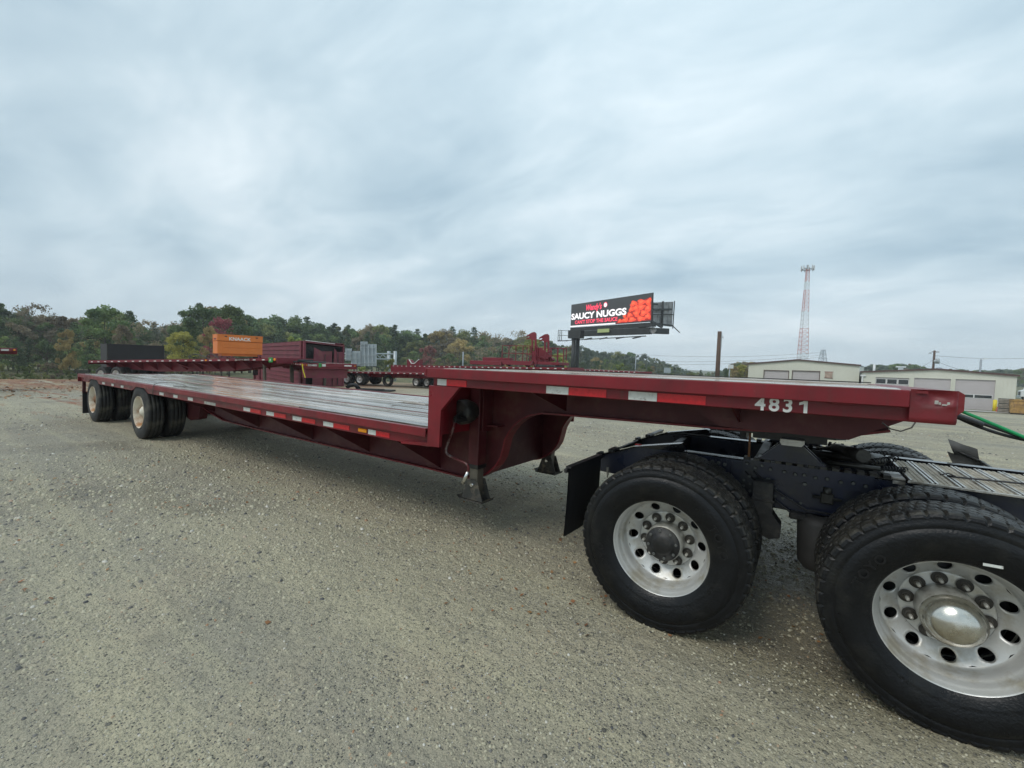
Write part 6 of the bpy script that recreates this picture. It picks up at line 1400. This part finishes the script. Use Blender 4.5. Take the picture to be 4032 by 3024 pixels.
# far woods that read as one mass: ridge terrain plus canopy
def ridge(pts, D, drop, name, seed, n=26000, sz=(.5, 1.1), m='leaf_haze'):
    g = np.random.default_rng(seed); X0, X1 = pts[0][0], pts[-1][0]; xs = np.linspace(X0, X1, 120); V = []
    for row, (dd, f) in enumerate(((D-30, 1.), (D-12, .45), (D, .06), (D+50, .0))):
        for x in xs:
            t_ = float(np.interp(x, [a for a, _ in pts], [b for _, b in pts])); q = P3(x, t_, D); g_ = -8; z = g_+(q.z-2.0-g_)*(1-f); qq = P3(x, t_, dd); V.append((qq.x, qq.y, z))
    f = [(r*120+i, r*120+i+1, (r+1)*120+i+1, (r+1)*120+i) for r in range(3) for i in range(119)]
    me = bpy.data.meshes.new(name); me.from_pydata(V, [], f); me.polygons.foreach_set('use_smooth', [True]*len(f)); me.update(); link(name, me, 'hill_ground', kind='structure')
    Va = np.array(V).reshape(4, 120, 3); u = g.uniform(0, 118.99, n); r = g.random(n)**.8*2.2; i0 = u.astype(int); fu = (u-i0)[:, None]; r0 = np.minimum(r.astype(int), 2); fr = (r-r0)[:, None]
    P = (Va[r0, i0]*(1-fu)+Va[r0, i0+1]*fu)*(1-fr)+(Va[r0+1, i0]*(1-fu)+Va[r0+1, i0+1]*fu)*fr
    P[:, 2] += np.abs(np.sin(u*1.9+np.sin(r*9))*np.sin(u*.77+r*6))*2.6*g.uniform(.2, 1, n)
    o = link(name+'_wood', cards('wood', P, g.uniform(*sz, n), .4, seed), m, kind='stuff'); setp(o, 'distant wooded ridge showing above and between the nearer trees', 'woodland')
mat('hill_ground', (.05, .055, .03), .9, var=.3, scale=.05)
ridge([(-400, 1225), (0, 1225), (200, 1235), (330, 1255), (450, 1240), (600, 1285), (760, 1260), (950, 1245), (1100, 1250), (1300, 1290), (1500, 1292), (1660, 1318), (1800, 1308), (1950, 1322), (2100, 1342), (2300, 1368), (2450, 1394), (2560, 1410), (2640, 1428), (2700, 1455), (2760, 1475)], 230, 0, 'hill', 5, n=40000)
ridge([(2780, 1475), (2850, 1455), (2900, 1428), (2960, 1424), (3100, 1432), (3300, 1440), (3450, 1438), (3590, 1432), (3700, 1452), (3900, 1460), (4000, 1452), (4300, 1440)], 260, 0, 'hill', 6, n=22000)

# fallen leaves over the yard, weeds at the wood's edge
def leaves(n, lat, dist, name, lab, seed, sz, m='fallen_leaf'):
    g = np.random.default_rng(seed); la = g.uniform(*lat, n); di = dist[0]*(dist[1]/dist[0])**g.random(n); x = CX+R0.x*la*di+F0.x*di; y = CY+R0.y*la*di+F0.y*di
    cl = np.array([noise.noise(Vector((a*.45, b*.45, 3))) for a, b in zip(x, y)]); k = cl > g.uniform(-.35, .35, n); x, y, di = x[k], y[k], di[k]; z = gzn(x, y)+.010
    o = link(name, cards(name, np.stack([x, y, z], 1), g.uniform(*sz, len(x)), 3.5, seed), m, kind='stuff'); setp(o, lab, 'leaves')
leaves(2400, (-1.25, .9), (2.5, 16), 'fallen_leaves', 'few rust-brown leaves scattered on the near gravel', 61, (.005, .020))
leaves(5000, (-1.35, -.5), (14, 40), 'leaf_litter', 'drifts of reddish brown leaf litter on the far left of the yard', 62, (.03, .09))

# ------------------------------------------------------------------ air
hm = bpy.data.materials.new('haze_air'); hm.use_nodes = True; hn = hm.node_tree.nodes; hn.remove(hn['Principled BSDF'])
pv = hn.new('ShaderNodeVolumePrincipled'); pv.inputs['Color'].default_value = (.86, .92, 1, 1); pv.inputs['Density'].default_value = HAZE; pv.inputs['Anisotropy'].default_value = .2
hm.node_tree.links.new(pv.outputs[0], hn['Material Output'].inputs['Volume']); MATS['haze_air'] = hm
hb_ = MB().box(CX-1450, CX+1450, CY-1450, CY+1450, -12, 66)
link('haze', hb_.mesh('haze'), 'haze_air', kind='stuff')
